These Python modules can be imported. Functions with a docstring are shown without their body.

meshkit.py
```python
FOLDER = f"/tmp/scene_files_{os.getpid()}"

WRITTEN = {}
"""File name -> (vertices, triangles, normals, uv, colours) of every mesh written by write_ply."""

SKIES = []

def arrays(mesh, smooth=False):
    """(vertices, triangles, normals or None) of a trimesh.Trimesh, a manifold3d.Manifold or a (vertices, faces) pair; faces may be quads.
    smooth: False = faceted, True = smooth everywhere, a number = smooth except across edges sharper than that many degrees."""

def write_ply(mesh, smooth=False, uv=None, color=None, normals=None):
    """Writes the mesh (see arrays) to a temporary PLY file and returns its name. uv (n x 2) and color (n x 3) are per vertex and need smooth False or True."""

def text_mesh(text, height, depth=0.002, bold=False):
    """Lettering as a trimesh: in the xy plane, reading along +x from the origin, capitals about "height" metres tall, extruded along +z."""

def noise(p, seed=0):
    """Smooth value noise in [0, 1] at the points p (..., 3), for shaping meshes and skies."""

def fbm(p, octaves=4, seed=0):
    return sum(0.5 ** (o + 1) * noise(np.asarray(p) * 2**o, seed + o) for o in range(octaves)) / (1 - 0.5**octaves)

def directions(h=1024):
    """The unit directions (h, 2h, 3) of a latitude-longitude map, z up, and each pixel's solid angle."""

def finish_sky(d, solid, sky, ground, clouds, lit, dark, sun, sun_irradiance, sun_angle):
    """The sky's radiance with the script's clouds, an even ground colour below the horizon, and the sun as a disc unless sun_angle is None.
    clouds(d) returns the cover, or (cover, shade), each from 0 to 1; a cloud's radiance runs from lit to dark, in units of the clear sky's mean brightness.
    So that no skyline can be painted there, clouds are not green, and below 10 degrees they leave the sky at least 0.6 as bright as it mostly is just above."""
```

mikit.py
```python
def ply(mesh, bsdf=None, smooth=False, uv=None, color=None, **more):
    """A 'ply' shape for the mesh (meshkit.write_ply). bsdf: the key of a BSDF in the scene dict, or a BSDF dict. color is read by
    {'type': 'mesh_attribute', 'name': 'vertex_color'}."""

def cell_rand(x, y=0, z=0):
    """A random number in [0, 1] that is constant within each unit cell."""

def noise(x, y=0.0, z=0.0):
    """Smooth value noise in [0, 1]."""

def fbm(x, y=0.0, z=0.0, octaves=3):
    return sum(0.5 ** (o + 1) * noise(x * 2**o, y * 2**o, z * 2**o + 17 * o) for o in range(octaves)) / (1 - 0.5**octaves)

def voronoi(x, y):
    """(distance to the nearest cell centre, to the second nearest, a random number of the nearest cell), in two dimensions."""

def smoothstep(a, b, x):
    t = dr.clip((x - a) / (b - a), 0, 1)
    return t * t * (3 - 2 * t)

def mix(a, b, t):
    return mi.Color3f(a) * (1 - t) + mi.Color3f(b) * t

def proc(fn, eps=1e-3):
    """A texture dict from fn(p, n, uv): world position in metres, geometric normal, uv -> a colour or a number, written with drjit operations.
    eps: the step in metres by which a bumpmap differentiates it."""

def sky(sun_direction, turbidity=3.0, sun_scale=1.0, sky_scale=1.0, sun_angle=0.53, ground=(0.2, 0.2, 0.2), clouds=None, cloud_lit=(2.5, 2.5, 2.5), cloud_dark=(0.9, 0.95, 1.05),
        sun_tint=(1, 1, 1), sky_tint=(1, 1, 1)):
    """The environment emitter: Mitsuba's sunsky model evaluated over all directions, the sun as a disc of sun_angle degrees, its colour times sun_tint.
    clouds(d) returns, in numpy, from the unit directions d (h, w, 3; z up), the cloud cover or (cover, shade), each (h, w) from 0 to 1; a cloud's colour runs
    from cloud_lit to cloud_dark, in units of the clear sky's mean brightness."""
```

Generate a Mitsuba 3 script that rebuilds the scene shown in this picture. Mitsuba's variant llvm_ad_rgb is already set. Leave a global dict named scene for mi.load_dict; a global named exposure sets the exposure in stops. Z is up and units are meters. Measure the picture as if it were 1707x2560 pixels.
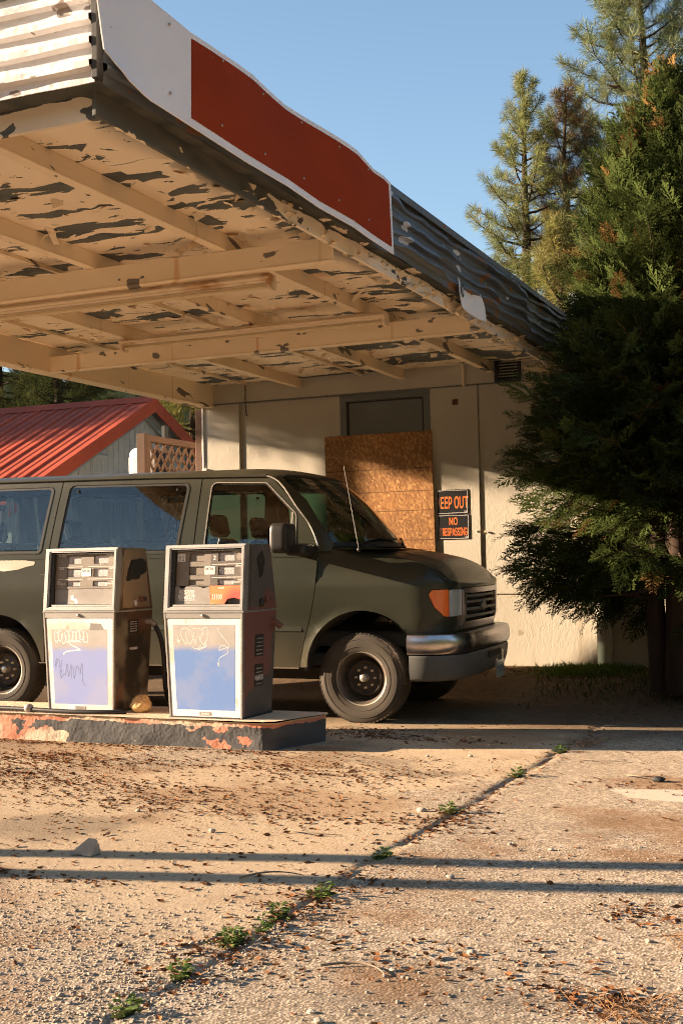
import math, random
import numpy as np, trimesh, mitsuba as mi, drjit as dr
import mikit, meshkit
from mikit import proc, noise, fbm, voronoi, smoothstep, mix, cell_rand
from shapely.geometry import Polygon, Point, LineString, box as sbox
from shapely import affinity
from scipy.spatial import Delaunay

T = mi.ScalarTransform4f
scene, labels = {'type': 'scene'}, {}
RNG = np.random.default_rng(7)

# ------------------------------------------------------------------ camera, sky, sun, exposure
EYE = np.array([0, 0, 1.32])
YAW, PIT, ROL = np.radians([23.67, 2.357, -1.115])
_f = np.array([-math.sin(YAW) * math.cos(PIT), math.cos(YAW) * math.cos(PIT), math.sin(PIT)])
_r0 = np.array([math.cos(YAW), math.sin(YAW), 0]); _u0 = np.cross(_r0, _f)
_u = -_r0 * math.sin(ROL) + _u0 * math.cos(ROL)
scene['camera'] = {'type': 'perspective', 'fov': 30.62, 'fov_axis': 'x', 'near_clip': 0.05, 'far_clip': 2000.0,
                   'to_world': T().look_at(origin=EYE.tolist(), target=(EYE + _f).tolist(), up=_u.tolist())}
SUN_AZ, SUN_EL = math.radians(14.5), math.radians(14.3)
SUN = (-math.cos(SUN_AZ) * math.cos(SUN_EL), -math.sin(SUN_AZ) * math.cos(SUN_EL), math.sin(SUN_EL))
scene['sky'] = mikit.sky(SUN, turbidity=2.2, sun_scale=6.2, sky_scale=2.55, sun_tint=(0.88, 0.965, 1.42), sky_tint=(0.99, 1.0, 1.04), ground=(0.25, 0.2, 0.15))
exposure = 1.8

# ------------------------------------------------------------------ helpers
def numbered(key):
    if key not in scene and not any(k.startswith(key + '__') for k in scene): return key
    i = 1
    while f'{key}_{i:03d}' in scene or any(k.startswith(f'{key}_{i:03d}__') for k in scene): i += 1
    return f'{key}_{i:03d}'
_count = {}
ON_FACADE = ('station_building', 'hanging_cable', 'wall_vent', 'wall_lamp', 'plywood_board', 'keep_out_sign', 'no_trespassing_sign')
def pkey(key):                       # quick numbering for parts
    n = _count.get(key, 0); _count[key] = n + 1
    return key if n == 0 else f'{key}_{n:03d}'
def tag(key, label, cat=None, group=None, kind=None):
    d = {}
    if label: d['label'] = label
    if cat: d['category'] = cat
    if group: d['group'] = group
    if kind: d['kind'] = kind
    labels[key] = d
def put(key, mesh, bsdf, smooth=False, color=None, uv=None, label=None, kind=None, **more):
    key = pkey(key)
    if key.split('__')[0] in ON_FACADE:      # the facade was drawn 1.6 % too small: true size
        v, f = mesh; v = np.array(v, float); mesh = (np.stack([v[:, 0] * 1.0163, v[:, 1], v[:, 2] * 1.0163 - .0215], 1), f)
    scene[key] = mikit.ply(mesh, bsdf, smooth=smooth, color=color, uv=uv, **more)
    if label or kind: tag(key, label, kind=kind)
    return key
def cat(*ms):
    vs, fs, o = [], [], 0
    for m in ms:
        v, f = (np.asarray(m.vertices), np.asarray(m.faces)) if hasattr(m, 'vertices') else (np.asarray(m[0]), np.asarray(m[1]))
        if f.shape[1] == 4: f = np.vstack([f[:, [0, 1, 2]], f[:, [0, 2, 3]]])
        vs.append(v); fs.append(f + o); o += len(v)
    return np.vstack(vs), np.vstack(fs)
def cbox(x0, x1, y0, y1, z0, z1, b=0.004):
    b = min(b, (x1 - x0) * .3, (y1 - y0) * .3, (z1 - z0) * .3)
    pts = []
    for sx in (0, 1):
        for sy in (0, 1):
            for sz in (0, 1):
                X, Y, Z = (x0, x1)[sx], (y0, y1)[sy], (z0, z1)[sz]
                dx, dy, dz = (b, -b)[sx], (b, -b)[sy], (b, -b)[sz]
                pts += [(X, Y + dy, Z + dz), (X + dx, Y, Z + dz), (X + dx, Y + dy, Z)]
    h = trimesh.convex.convex_hull(np.array(pts))
    return np.array(h.vertices), np.array(h.faces)
def tube(points, r, sides=8, caps=True):
    p = np.asarray(points, float); n = len(p)
    r = np.broadcast_to(np.asarray(r, float), (n,))
    t = np.gradient(p, axis=0); t /= np.linalg.norm(t, axis=1, keepdims=True) + 1e-12
    ref = np.array([0, 0, 1.0]) if abs(t[0, 2]) < .9 else np.array([1.0, 0, 0])
    A = []; a = np.cross(t[0], ref); a /= np.linalg.norm(a)
    for i in range(n):
        a = a - t[i] * (a @ t[i]); a /= np.linalg.norm(a) + 1e-12; A.append(a)
    A = np.array(A); B = np.cross(t, A)
    an = np.arange(sides) * 2 * np.pi / sides
    v = p[:, None] + r[:, None, None] * (np.cos(an)[None, :, None] * A[:, None] + np.sin(an)[None, :, None] * B[:, None])
    i, j = np.meshgrid(np.arange(n - 1), np.arange(sides), indexing='ij')
    q = np.stack([i * sides + j, i * sides + (j + 1) % sides, (i + 1) * sides + (j + 1) % sides, (i + 1) * sides + j], -1).reshape(-1, 4)
    f = np.vstack([q[:, [0, 1, 2]], q[:, [0, 2, 3]]]); v = v.reshape(-1, 3)
    if caps:
        v = np.vstack([v, p[:1], p[-1:]]); k = len(v)
        jj = np.arange(sides); nn = (jj + 1) % sides
        f = np.vstack([f, np.stack([jj * 0 + k - 2, nn, jj], 1), np.stack([jj * 0 + k - 1, (n - 1) * sides + jj, (n - 1) * sides + nn], 1)])
    return v, f
def smoothpath(pts, n=24):
    from scipy.interpolate import CubicSpline
    p = np.asarray(pts, float); d = np.r_[0, np.cumsum(np.linalg.norm(np.diff(p, axis=0), axis=1))]
    return CubicSpline(d, p)(np.linspace(0, d[-1], n))
def lathe(profile, n=48):            # profile (r, h): axis y
    p = np.asarray(profile, float); a = np.arange(n) * 2 * np.pi / n
    v = np.stack([p[:, None, 0] * np.cos(a), np.broadcast_to(p[:, None, 1], (len(p), n)), p[:, None, 0] * np.sin(a)], -1).reshape(-1, 3)
    i, j = np.meshgrid(np.arange(len(p) - 1), np.arange(n), indexing='ij')
    q = np.stack([i * n + j, (i + 1) * n + j, (i + 1) * n + (j + 1) % n, i * n + (j + 1) % n], -1).reshape(-1, 4)
    return v, np.vstack([q[:, [0, 1, 2]], q[:, [0, 2, 3]]])
def tri_poly(poly, h):               # dense triangulation of a shapely polygon
    poly = poly.buffer(0)
    bd = []
    for ring in [poly.exterior, *poly.interiors]:
        n = max(8, int(math.ceil(ring.length / h)))
        c = np.array(ring.segmentize(h).coords)[:-1]; bd.append(c)
    bd = np.vstack(bd)
    x0, y0, x1, y1 = poly.bounds
    gx, gy = np.meshgrid(np.arange(x0 + h * .5, x1, h), np.arange(y0 + h * .5, y1, h))
    g = np.stack([gx.ravel(), gy.ravel()], 1)
    import shapely
    ins = shapely.contains_xy(poly.buffer(-h * .45), g[:, 0], g[:, 1]) if len(g) else np.zeros(0, bool)
    P = np.vstack([bd, g[ins]])
    P = np.unique(np.round(P, 6), axis=0)
    F = Delaunay(P).simplices
    c = P[F].mean(1)
    F = F[shapely.contains_xy(poly.buffer(1e-5), c[:, 0], c[:, 1])]
    a = P[F]; ar = (a[:, 1, 0] - a[:, 0, 0]) * (a[:, 2, 1] - a[:, 0, 1]) - (a[:, 1, 1] - a[:, 0, 1]) * (a[:, 2, 0] - a[:, 0, 0])
    F = np.where((ar < 0)[:, None], F[:, [0, 2, 1]], F)[np.abs(ar) > 1e-10]
    return P, F
def skin(poly, fn, h=.06, back=None):  # polygon mapped by fn(P)->xyz; back = offset vector or fn(P)->xyz for the inner side
    P, F = tri_poly(poly, h)
    V = fn(P)
    if back is None: return V, F
    B = back(P) if callable(back) else V + np.asarray(back, float)
    e = np.vstack([F[:, [0, 1]], F[:, [1, 2]], F[:, [2, 0]]])
    s = {}
    for a, b in e: s[(a, b)] = 1
    be = np.array([(a, b) for a, b in e if (b, a) not in s])
    n = len(V)
    side = np.vstack([np.stack([be[:, 1], be[:, 0], be[:, 0] + n], 1), np.stack([be[:, 1], be[:, 0] + n, be[:, 1] + n], 1)])
    return np.vstack([V, B]), np.vstack([F, side, F[:, ::-1] + n])
def ext(poly, y0, y1, fn=None, h=None):  # polygon (x, z) extruded along y; faces towards -y at y0
    if h: 
        V, F = skin(poly, lambda P: np.stack([P[:, 0], P[:, 0] * 0 + y0, P[:, 1]], 1), h, (0, y1 - y0, 0))
    else:
        m = trimesh.creation.extrude_polygon(poly, y1 - y0, engine='earcut')
        v = np.array(m.vertices); V = np.stack([v[:, 0], y1 - v[:, 2], v[:, 1]], 1); F = np.array(m.faces)
    if fn is not None: V = fn(V)
    return V, F
def xf(m, M):
    v, f = m if isinstance(m, tuple) else (np.array(m.vertices), np.array(m.faces))
    M = np.asarray(M, float)
    return np.asarray(v) @ M[:3, :3].T + M[:3, 3], f
def mv(m, d): return m[0] + np.asarray(d, float), m[1]
def rotz(a, o=(0, 0, 0)):
    M = np.eye(4); c, s = math.cos(a), math.sin(a); M[:2, :2] = [[c, -s], [s, c]]; M[:3, 3] = o; return M
def text(s, height, depth=.0015, bold=True, sx=1.0, center=True):   # in xz plane facing -y
    m = meshkit.text_mesh(s, height, depth, bold); v = np.array(m.vertices); f = np.array(m.faces)
    w = v[:, 0].max() + v[:, 0].min()
    x = (v[:, 0] - (w / 2 if center else 0)) * sx
    return np.stack([x, -v[:, 2], v[:, 1]], 1), f
def rbox(x0, x1, y0, y1, r): return sbox(x0 + r, y0 + r, x1 - r, y1 - r).buffer(r, quad_segs=5)
def blob(r, sub=2, amp=.25, fr=2.0, seed=0, sc=(1, 1, 1)):
    m = trimesh.creation.icosphere(sub, 1.0); v = np.array(m.vertices)
    d = meshkit.fbm(v * fr + 13.1 * seed, 3, seed) - .5
    return v * (1 + amp * 2 * d)[:, None] * r * np.asarray(sc), np.array(m.faces)
def ribbon(pts, w, y):               # flat stroke in xz plane at depth y
    p = np.asarray(pts, float); t = np.gradient(p, axis=0); t /= np.linalg.norm(t, axis=1, keepdims=True) + 1e-9
    n = np.stack([-t[:, 1], t[:, 0]], 1) * w / 2
    a, b = p + n, p - n; k = len(p)
    v = np.vstack([np.stack([a[:, 0], a[:, 0] * 0 + y, a[:, 1]], 1), np.stack([b[:, 0], b[:, 0] * 0 + y, b[:, 1]], 1)])
    i = np.arange(k - 1)
    return v, np.vstack([np.stack([i, i + 1, i + k], 1), np.stack([i + 1, i + 1 + k, i + k], 1)])

# ------------------------------------------------------------------ materials
def two(b): return {'type': 'twosided', 'bsdf': b}  # blades away from the wall coloured darker for the cedar shade
def rgb(c): return {'type': 'rgb', 'value': list(map(float, c))}
def prin(c, rough=.6, metal=0.0, spec=.5, **k):
    return {'type': 'principled', 'base_color': c if isinstance(c, dict) else rgb(c), 'roughness': rough, 'metallic': metal, 'specular': spec, **k}
def mat(name, c, rough=.6, metal=0.0, bump=None, scale=1.0, eps=1e-3, spec=.4, **k):
    b = prin(proc(c) if callable(c) else c, rough, metal, spec, **k)
    if bump is not None: b = {'type': 'bumpmap', 'texture': proc(bump, eps), 'scale': scale, 'bsdf': b}
    scene[name] = two(b); return name

def c_ground(p, n, uv):
    x, y = p.x, p.y
    big = fbm(x * .55 + 3, y * .55, 1.7, 3)
    left = smoothstep(.10, -.10, x + 2.12 + .16 * (noise(x * 0, y * 2.1, 4.) - .5) + .05 * (noise(y * 11, x * 3) - .5))
    a1, a2, ar = voronoi(x * 85, y * 85)
    b1, b2, br = voronoi(x * 24 + 7, y * 24)
    coarse = dr.maximum(smoothstep(.50, .64, fbm(x * .9, y * .9, 9.0, 3)), smoothstep(4.3, 3.4, y + .5 * (x + 2.6)))
    conc = mix((.42, .325, .215), (.35, .26, .165), big)
    asph = mix((.36, .275, .18), (.29, .215, .14), big)
    base = mix(asph, conc, left)
    rough = mix((.075, .065, .055), (.58, .47, .35), ar) * (.45 + .55 * smoothstep(.6, .25, a1))
    b2_, b3_, br2 = voronoi(x * 38 + 3, y * 38)
    rough = mix(rough, mix((.09, .08, .07), (.50, .42, .33), br2), smoothstep(.55, .75, br) * .8)
    k = (.2 + .45 * coarse) * left + (1 - left) * .62
    base = mix(base, rough, k)
    base = mix(base, (.10, .08, .065), smoothstep(.90, .97, br) * smoothstep(.35, .2, b1) * .7)
    rust = smoothstep(.47, .64, fbm(x * 1.1 + 40, y * 1.6, 5., 4)) * (.6 + .25 * (1 - left))
    base = mix(base, (.075, .06, .048), smoothstep(.60, .74, fbm(x * .75 + 11, y * 1.3, 21., 4)) * .45)
    base = mix(base, (.17, .085, .035), rust * (.5 + .45 * noise(x * 55, y * 55)))
    base = mix(base, (.46, .39, .30), smoothstep(1., .9, dr.sqrt(dr.square((x + 1.0) / .55) + dr.square((y - 7.1) / .22)) + .3 * noise(x * 6, y * 6)) * .8)
    dark_back = smoothstep(9.0, 10.4, y + .5 * noise(x * 2, y * 2))  # ground turns dark brown from the van back to the building
    return mix(base, mix((.05, .036, .024), (.095, .062, .036), noise(x * 30, y * 30)), dark_back * .88)
def b_ground(p, n, uv):
    x, y = p.x, p.y
    a1, a2, ar = voronoi(x * 85, y * 85)
    coarse = dr.maximum(smoothstep(.48, .64, fbm(x * .9, y * .9, 9.0, 3)), smoothstep(4.3, 3.4, y + .5 * (x + 2.6)))
    left = smoothstep(.1, -.1, x + 2.12)
    k = (.10 + .5 * coarse) * left + (1 - left) * .42
    return k * (.0024 * (1 - smoothstep(.1, .62, a1)) * (.4 + .6 * ar)) + .0014 * fbm(x * 120, y * 120, 0., 2) + .004 * fbm(x * 3, y * 3, 2., 3)
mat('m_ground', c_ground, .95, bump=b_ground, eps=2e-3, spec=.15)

def peelmask(x, y, sx, sy, thr, seed):
    q = fbm(x * sx, y * sy, seed, 4) + .10 * (noise(x * sx * 9, y * sy * 9, seed) - .5)
    return smoothstep(thr, thr + .012, q)
def c_soffit(p, n, uv):
    x, y = p.x, p.y
    near = smoothstep(7.2, 10.8, y)
    wx = x + .34 * (fbm(x * 3.1, y * 3.1, 3., 3) - .5) + .05 * noise(x * 19, y * 19, 3.)
    y = y + .16 * (fbm(x * 4.3 + 9, y * 4.3, 7., 3) - .5)
    m = peelmask(wx, y, 1.35, 5.4, .612 - .066 * near, 2.0)
    m2 = peelmask(x, y, 7., 15., .735, 6.0)
    edge = smoothstep(-3.42, -3.15, x + .15 * (noise(x * 5, y * 4, 8.) - .5)) * smoothstep(.42, .46, fbm(x * 3.5, y * 4.5, 5., 3))
    m = dr.maximum(dr.maximum(m, m2), edge)
    jl = dr.abs(y / .62 - dr.floor(y / .62) - .5)
    m = dr.maximum(m, smoothstep(.012, .006, jl) * smoothstep(.45, .6, noise(x * 2.3, y * 1.1, 31.)) * .8)
    cream = mix((.80, .69, .54), (.70, .58, .42), fbm(x * 1.5, y * 1.5, 1., 3))
    cream = mix(cream, (.52, .30, .13), smoothstep(.72, .86, fbm(x * 2.1, y * 2.1, 12., 4)) * .6)
    return mix(cream, mix((.06, .072, .074), (.13, .135, .125), fbm(x * 6, y * 12, 3., 2)), m)
def b_soffit(p, n, uv):
    x, y = p.x, p.y
    near = smoothstep(7.2, 10.8, y)
    wx = x + .34 * (fbm(x * 3.1, y * 3.1, 3., 3) - .5) + .05 * noise(x * 19, y * 19, 3.)
    y = y + .16 * (fbm(x * 4.3 + 9, y * 4.3, 7., 3) - .5)
    q = fbm(wx * 1.35, y * 5.4, 2.0, 4) + .10 * (noise(wx * 12.15, y * 48.6, 2.0) - .5)
    t = .612 - .066 * near
    return -.006 * smoothstep(t, t + .02, q) + .004 * fbm(x * 9, y * 22, 4., 2)
mat('m_soffit', c_soffit, .75, bump=b_soffit, eps=3e-3, spec=.25)

def c_cream(p, n, uv):
    q = fbm(p.x * 1.3 + p.y * .9, p.z * 3, 3., 3)
    c = mix((.78, .66, .48), (.66, .53, .36), q)
    run = smoothstep(.90, .97, noise((p.x + p.y) * 13, p.z * .35, 7.)) * .6
    c = mix(c, (.50, .24, .07), run)
    chip = smoothstep(.74, .76, fbm(p.x * 7 + p.y * 3, p.z * 13 + p.y * 4, 9., 3))
    return mix(c, (.16, .14, .12), chip)
mat('m_cream', c_cream, .6, spec=.3)
def c_trim(p, n, uv):
    q = fbm(p.x * 2.2 + 5, p.y * 2.2, p.z * 5, 4) + .35 * (fbm(p.y * 11 + p.x * 11, p.z * 16, 3., 3) - .5)
    bare = smoothstep(.53, .54, q + .35 * smoothstep(3.28, 3.31, p.z) - .14 + .30 * smoothstep(-3.05, -2.93, p.x) * smoothstep(6.3, 5.2, p.y))
    return mix(mix((.76, .66, .52), (.66, .55, .41), noise(p.x * 3, p.y * 3, p.z * 5)), mix((.055, .06, .055), (.12, .115, .10), noise(p.x * 9, p.y * 9, p.z * 20)), bare)
mat('m_trim', c_trim, .7, spec=.3)
def c_under(p, n, uv):
    q = fbm(p.x * 2.6, p.y * 2.6, 3., 4) + .3 * (fbm(p.x * 14, p.y * 14, 5., 3) - .5)
    return mix(mix((.74, .64, .5), (.62, .5, .36), noise(p.x * 4, p.y * 4)), mix((.05, .056, .05), (.11, .105, .09), noise(p.x * 12, p.y * 12)), smoothstep(.36, .37, q + .22 * smoothstep(7.0, 5.5, p.y) - .1 * smoothstep(-3.6, -3.1, p.x) * smoothstep(4.4, 4.3, p.y)))
mat('m_under', c_under, .8, spec=.2)
def c_front(p, n, uv):
    q = fbm(p.x * 3.3, p.z * 9, p.y * 3, 4) + .2 * (fbm(p.x * 16, p.z * 22, 4., 3) - .5)
    return mix(mix((.70, .68, .67), (.60, .58, .56), noise(p.x * 6, p.z * 14)), mix((.16, .165, .16), (.26, .20, .16), noise(p.x * 30, p.z * 30)), smoothstep(.595, .61, q))
mat('m_front', c_front, .6, bump=lambda p, n, uv: -.004 * smoothstep(.62, .65, fbm(p.x * 3.3, p.z * 9, p.y * 3, 4)) + .002 * noise(p.x * 40, p.z * 40), spec=.3)
def c_side(p, n, uv):
    q = fbm(p.y * 2.6, p.z * 8, 4.4, 4)
    c = mix((.135, .152, .17), (.075, .09, .105), fbm(p.y * 1.4, p.z * 5, 2., 3))
    c = mix(c, (.62, .62, .62), smoothstep(.70, .715, q) * .8)
    return mix(c, (.20, .10, .05), smoothstep(.75, .77, fbm(p.y * 5 + 9, p.z * 9, 1., 3)))
mat('m_side', c_side, .5, bump=lambda p, n, uv: .004 * fbm(p.y * 5, p.z * 14, 3., 3), eps=4e-3, spec=.4)
def chips(p): return smoothstep(.975, .98, noise(p.y * 24, p.z * 24, 5.))
mat('m_sign_white', lambda p, n, uv: mix(mix((.78, .76, .75), (.66, .63, .61), fbm(p.y * 2, p.z * 4, 2., 3)), (.25, .25, .26), chips(p) * .8), .45)
mat('m_sign_red', lambda p, n, uv: mix(mix((.31, .042, .008), (.24, .032, .007), fbm(p.y * 2.4, p.z * 5, 2., 4)), (.22, .18, .17), chips(p) * .6), .8, spec=.1)

def c_stucco(p, n, uv):
    q = fbm(p.x * 1.1, p.z * 1.1, 5., 4)
    c = mix((.52, .485, .41), (.43, .395, .32), q)
    st = smoothstep(.62, .85, fbm(p.x * 9, p.z * .7, 8., 3)) * smoothstep(1.3, .3, p.z)
    c = mix(c, (.30, .24, .16), st * .6)
    return mix(c, (.24, .19, .13), smoothstep(.78, .80, fbm(p.x * 6, p.z * 7, 3., 4)) * smoothstep(1.0, .3, p.z))
mat('m_stucco', c_stucco, .9, bump=lambda p, n, uv: .0021 * fbm(p.x * 75, p.z * 42, 2., 3), eps=1.5e-3, spec=.15)
mat('m_doorgrey', lambda p, n, uv: mix((.15, .16, .155), (.115, .125, .12), fbm(p.x * 3, p.z * 3)), .6)
mat('m_dark', (.025, .025, .024), .7)
def c_osb(p, n, uv):
    a1, a2, ar = voronoi(p.x * 62 + p.z * 21, p.z * 34 - p.x * 9)
    b1, b2, br = voronoi(p.x * 31 - p.z * 13 + 3, p.z * 60 + p.x * 19)
    return mix(mix((.22, .095, .03), (.60, .34, .13), ar * ar), (.36, .165, .055), br * .7) * (.6 + .75 * fbm(p.x * 2.6, p.z * 2.6, 3., 4))
def b_osb(p, n, uv):
    a1, a2, ar = voronoi(p.x * 26, p.z * 11)
    b1, b2, br = voronoi(p.x * 13 + 3, p.z * 22)
    return .0012 * ar + .0008 * br + .001 * fbm(p.x * 50, p.z * 30)
mat('m_osb', c_osb, .7, bump=b_osb, eps=2e-3, spec=.3)
mat('m_osbline', (.12, .055, .02), .8)
mat('m_signblack', (.018, .018, .02), .35)
mat('m_signorange', (.75, .17, .03), .5)
mat('m_signbrown', (.13, .04, .02), .5)  # dark orange-brown for the first letter of each sign word
mat('m_paper', (.72, .71, .69), .7)
mat('m_ink', (.03, .03, .03), .7)

def c_island(p, n, uv):
    x, z = p.x, p.z
    q = fbm(x * 2.9, z * 7, p.y * 2, 4) + .28 * (fbm(x * 17, z * 21, p.y * 9, 3) - .5)
    black = smoothstep(.36, .372, q - .20 + .36 * smoothstep(-5.72, -5.6, x + .12 * noise(z * 20, x * 9)) - .22 * smoothstep(.13, .05, dr.sqrt(dr.square(x + 4.2) + dr.square((z - .06) * 1.6)))  - .5 * smoothstep(.168, .192, z + .02 * noise(x * 30, p.y * 30)) - .1)
    under = mix((.50, .41, .31), (.47, .20, .13), smoothstep(.42, .62, fbm(x * 2.7 + 4, z * 5, p.y, 4)))
    under = mix(under, (.50, .40, .29), smoothstep(.185, .2, z))
    return mix(under, mix((.045, .047, .05), (.10, .10, .10), fbm(x * 9, z * 14, 2., 3)), black)
mat('m_island', c_island, .8, bump=lambda p, n, uv: .006 * fbm(p.x * 9, p.z * 12, p.y * 9, 4) + .003 * noise(p.x * 60, p.z * 60, p.y * 60), eps=2e-3, spec=.25)

def c_van(p, n, uv):
    d = fbm(p.x * 1.8, p.z * 2.5, p.y * 1.8, 4)
    c = mix((.027, .031, .020), (.039, .041, .026), d)
    dust = smoothstep(.9, .35, p.z) * .45 + .18 * smoothstep(1.9, 2.2, p.z)
    c = mix(c, (.24, .20, .14), dust * (.5 + .5 * noise(p.x * 9, p.z * 9)))
    sc = smoothstep(.88, .90, fbm(p.x * 3, p.z * 26, 5., 3))
    return mix(c, (.42, .38, .30), sc * .3)
scene['m_van'] = two({'type': 'principled', 'base_color': proc(c_van), 'roughness': .36, 'metallic': .2, 'specular': .4, 'clearcoat': .2, 'clearcoat_gloss': .7})
mat('m_bare', lambda p, n, uv: mix((.62, .58, .50), (.5, .44, .34), fbm(p.x * 5, p.z * 9)), .7)
mat('m_black', (.022, .021, .02), .45)
mat('m_rubber', lambda p, n, uv: mix((.038, .034, .029), (.085, .07, .052), fbm(p.x * 6, p.y * 6, p.z * 6)), .8, spec=.25)
scene['m_chrome'] = two({'type': 'roughconductor', 'material': 'Cr', 'alpha': .06, 'specular_reflectance': rgb((.8, .78, .74)), 'distribution': 'ggx'})
mat('m_valance', (.095, .096, .092), .55)
mat('m_steelwheel', lambda p, n, uv: mix((.32, .285, .235), (.15, .10, .065), smoothstep(.5, .75, fbm(p.x * 9, p.y * 9, p.z * 9, 3))), .5, metal=.3)
mat('m_rimdisc_shade', lambda p, n, uv: mix((.085, .07, .055), (.05, .038, .028), fbm(p.x * 14, p.y * 14, p.z * 14)), .5)  # disc painted dark to stand for the deep shade inside the wheel dish
mat('m_trimline', (.55, .53, .48), .3, metal=.7)
mat('m_interior', (.045, .043, .04), .8)
mat('m_seat', (.05, .05, .052), .85)
mat('m_strap', (.6, .58, .52), .7)
scene['m_amber'] = two(prin((.85, .145, .006), .10, spec=.6, clearcoat=.6))
scene['m_lamp'] = two(prin((.42, .45, .42), .10, spec=.6, clearcoat=.6))
scene['m_glass_clear'] = {'type': 'thindielectric', 'int_ior': 1.5, 'specular_transmittance': rgb((.22, .36, .29))}
scene['m_glass_tint'] = {'type': 'thindielectric', 'int_ior': 1.6, 'specular_transmittance': rgb((.20, .27, .27))}
scene['m_mirror'] = two({'type': 'roughconductor', 'material': 'Ag', 'alpha': .02})

mat('m_alu', lambda p, n, uv: mix((.46, .45, .43), (.32, .30, .28), fbm(p.x * 5, p.y * 5, p.z * 7)), .42, metal=.7)
mat('m_steel', lambda p, n, uv: mix(mix((.40, .34, .26), (.10, .085, .07), smoothstep(.35, .65, fbm(p.y * 5 + fbm(p.y * 3, p.z * 5), p.z * 4, 2., 4))), (.34, .17, .10), smoothstep(.52, .66, fbm(p.y * 6 + 3, p.z * 3, p.x * 2, 3)) * .55), .33, metal=.75)
mat('m_darksteel', lambda p, n, uv: mix(mix((.07, .066, .062), (.12, .108, .098), fbm(p.y * 5, p.z * 4, 1., 3)), (.20, .085, .07), smoothstep(.50, .60, fbm(p.y * 5 + 7, p.z * 3.2, 4., 3)) * .8), .5, metal=.2)
mat('m_tanpanel', lambda p, n, uv: mix((.40, .30, .19), (.27, .20, .13), fbm(p.y * 6, p.z * 5, 2., 3)), .45, metal=.4, bump=lambda p, n, uv: .0012 * dr.abs(dr.sin(p.z * 520.)), eps=8e-4)
mat('m_greypanel', lambda p, n, uv: mix((.30, .28, .26), (.20, .185, .17), fbm(p.x * 8, p.z * 8)), .5)
mat('m_dispdark', lambda p, n, uv: mix((.075, .065, .055), (.125, .105, .09), fbm(p.x * 12, p.z * 12)), .5)
mat('m_dispbrown', lambda p, n, uv: mix((.23, .20, .17), (.17, .145, .12), fbm(p.x * 12, p.z * 12)), .5)
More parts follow.
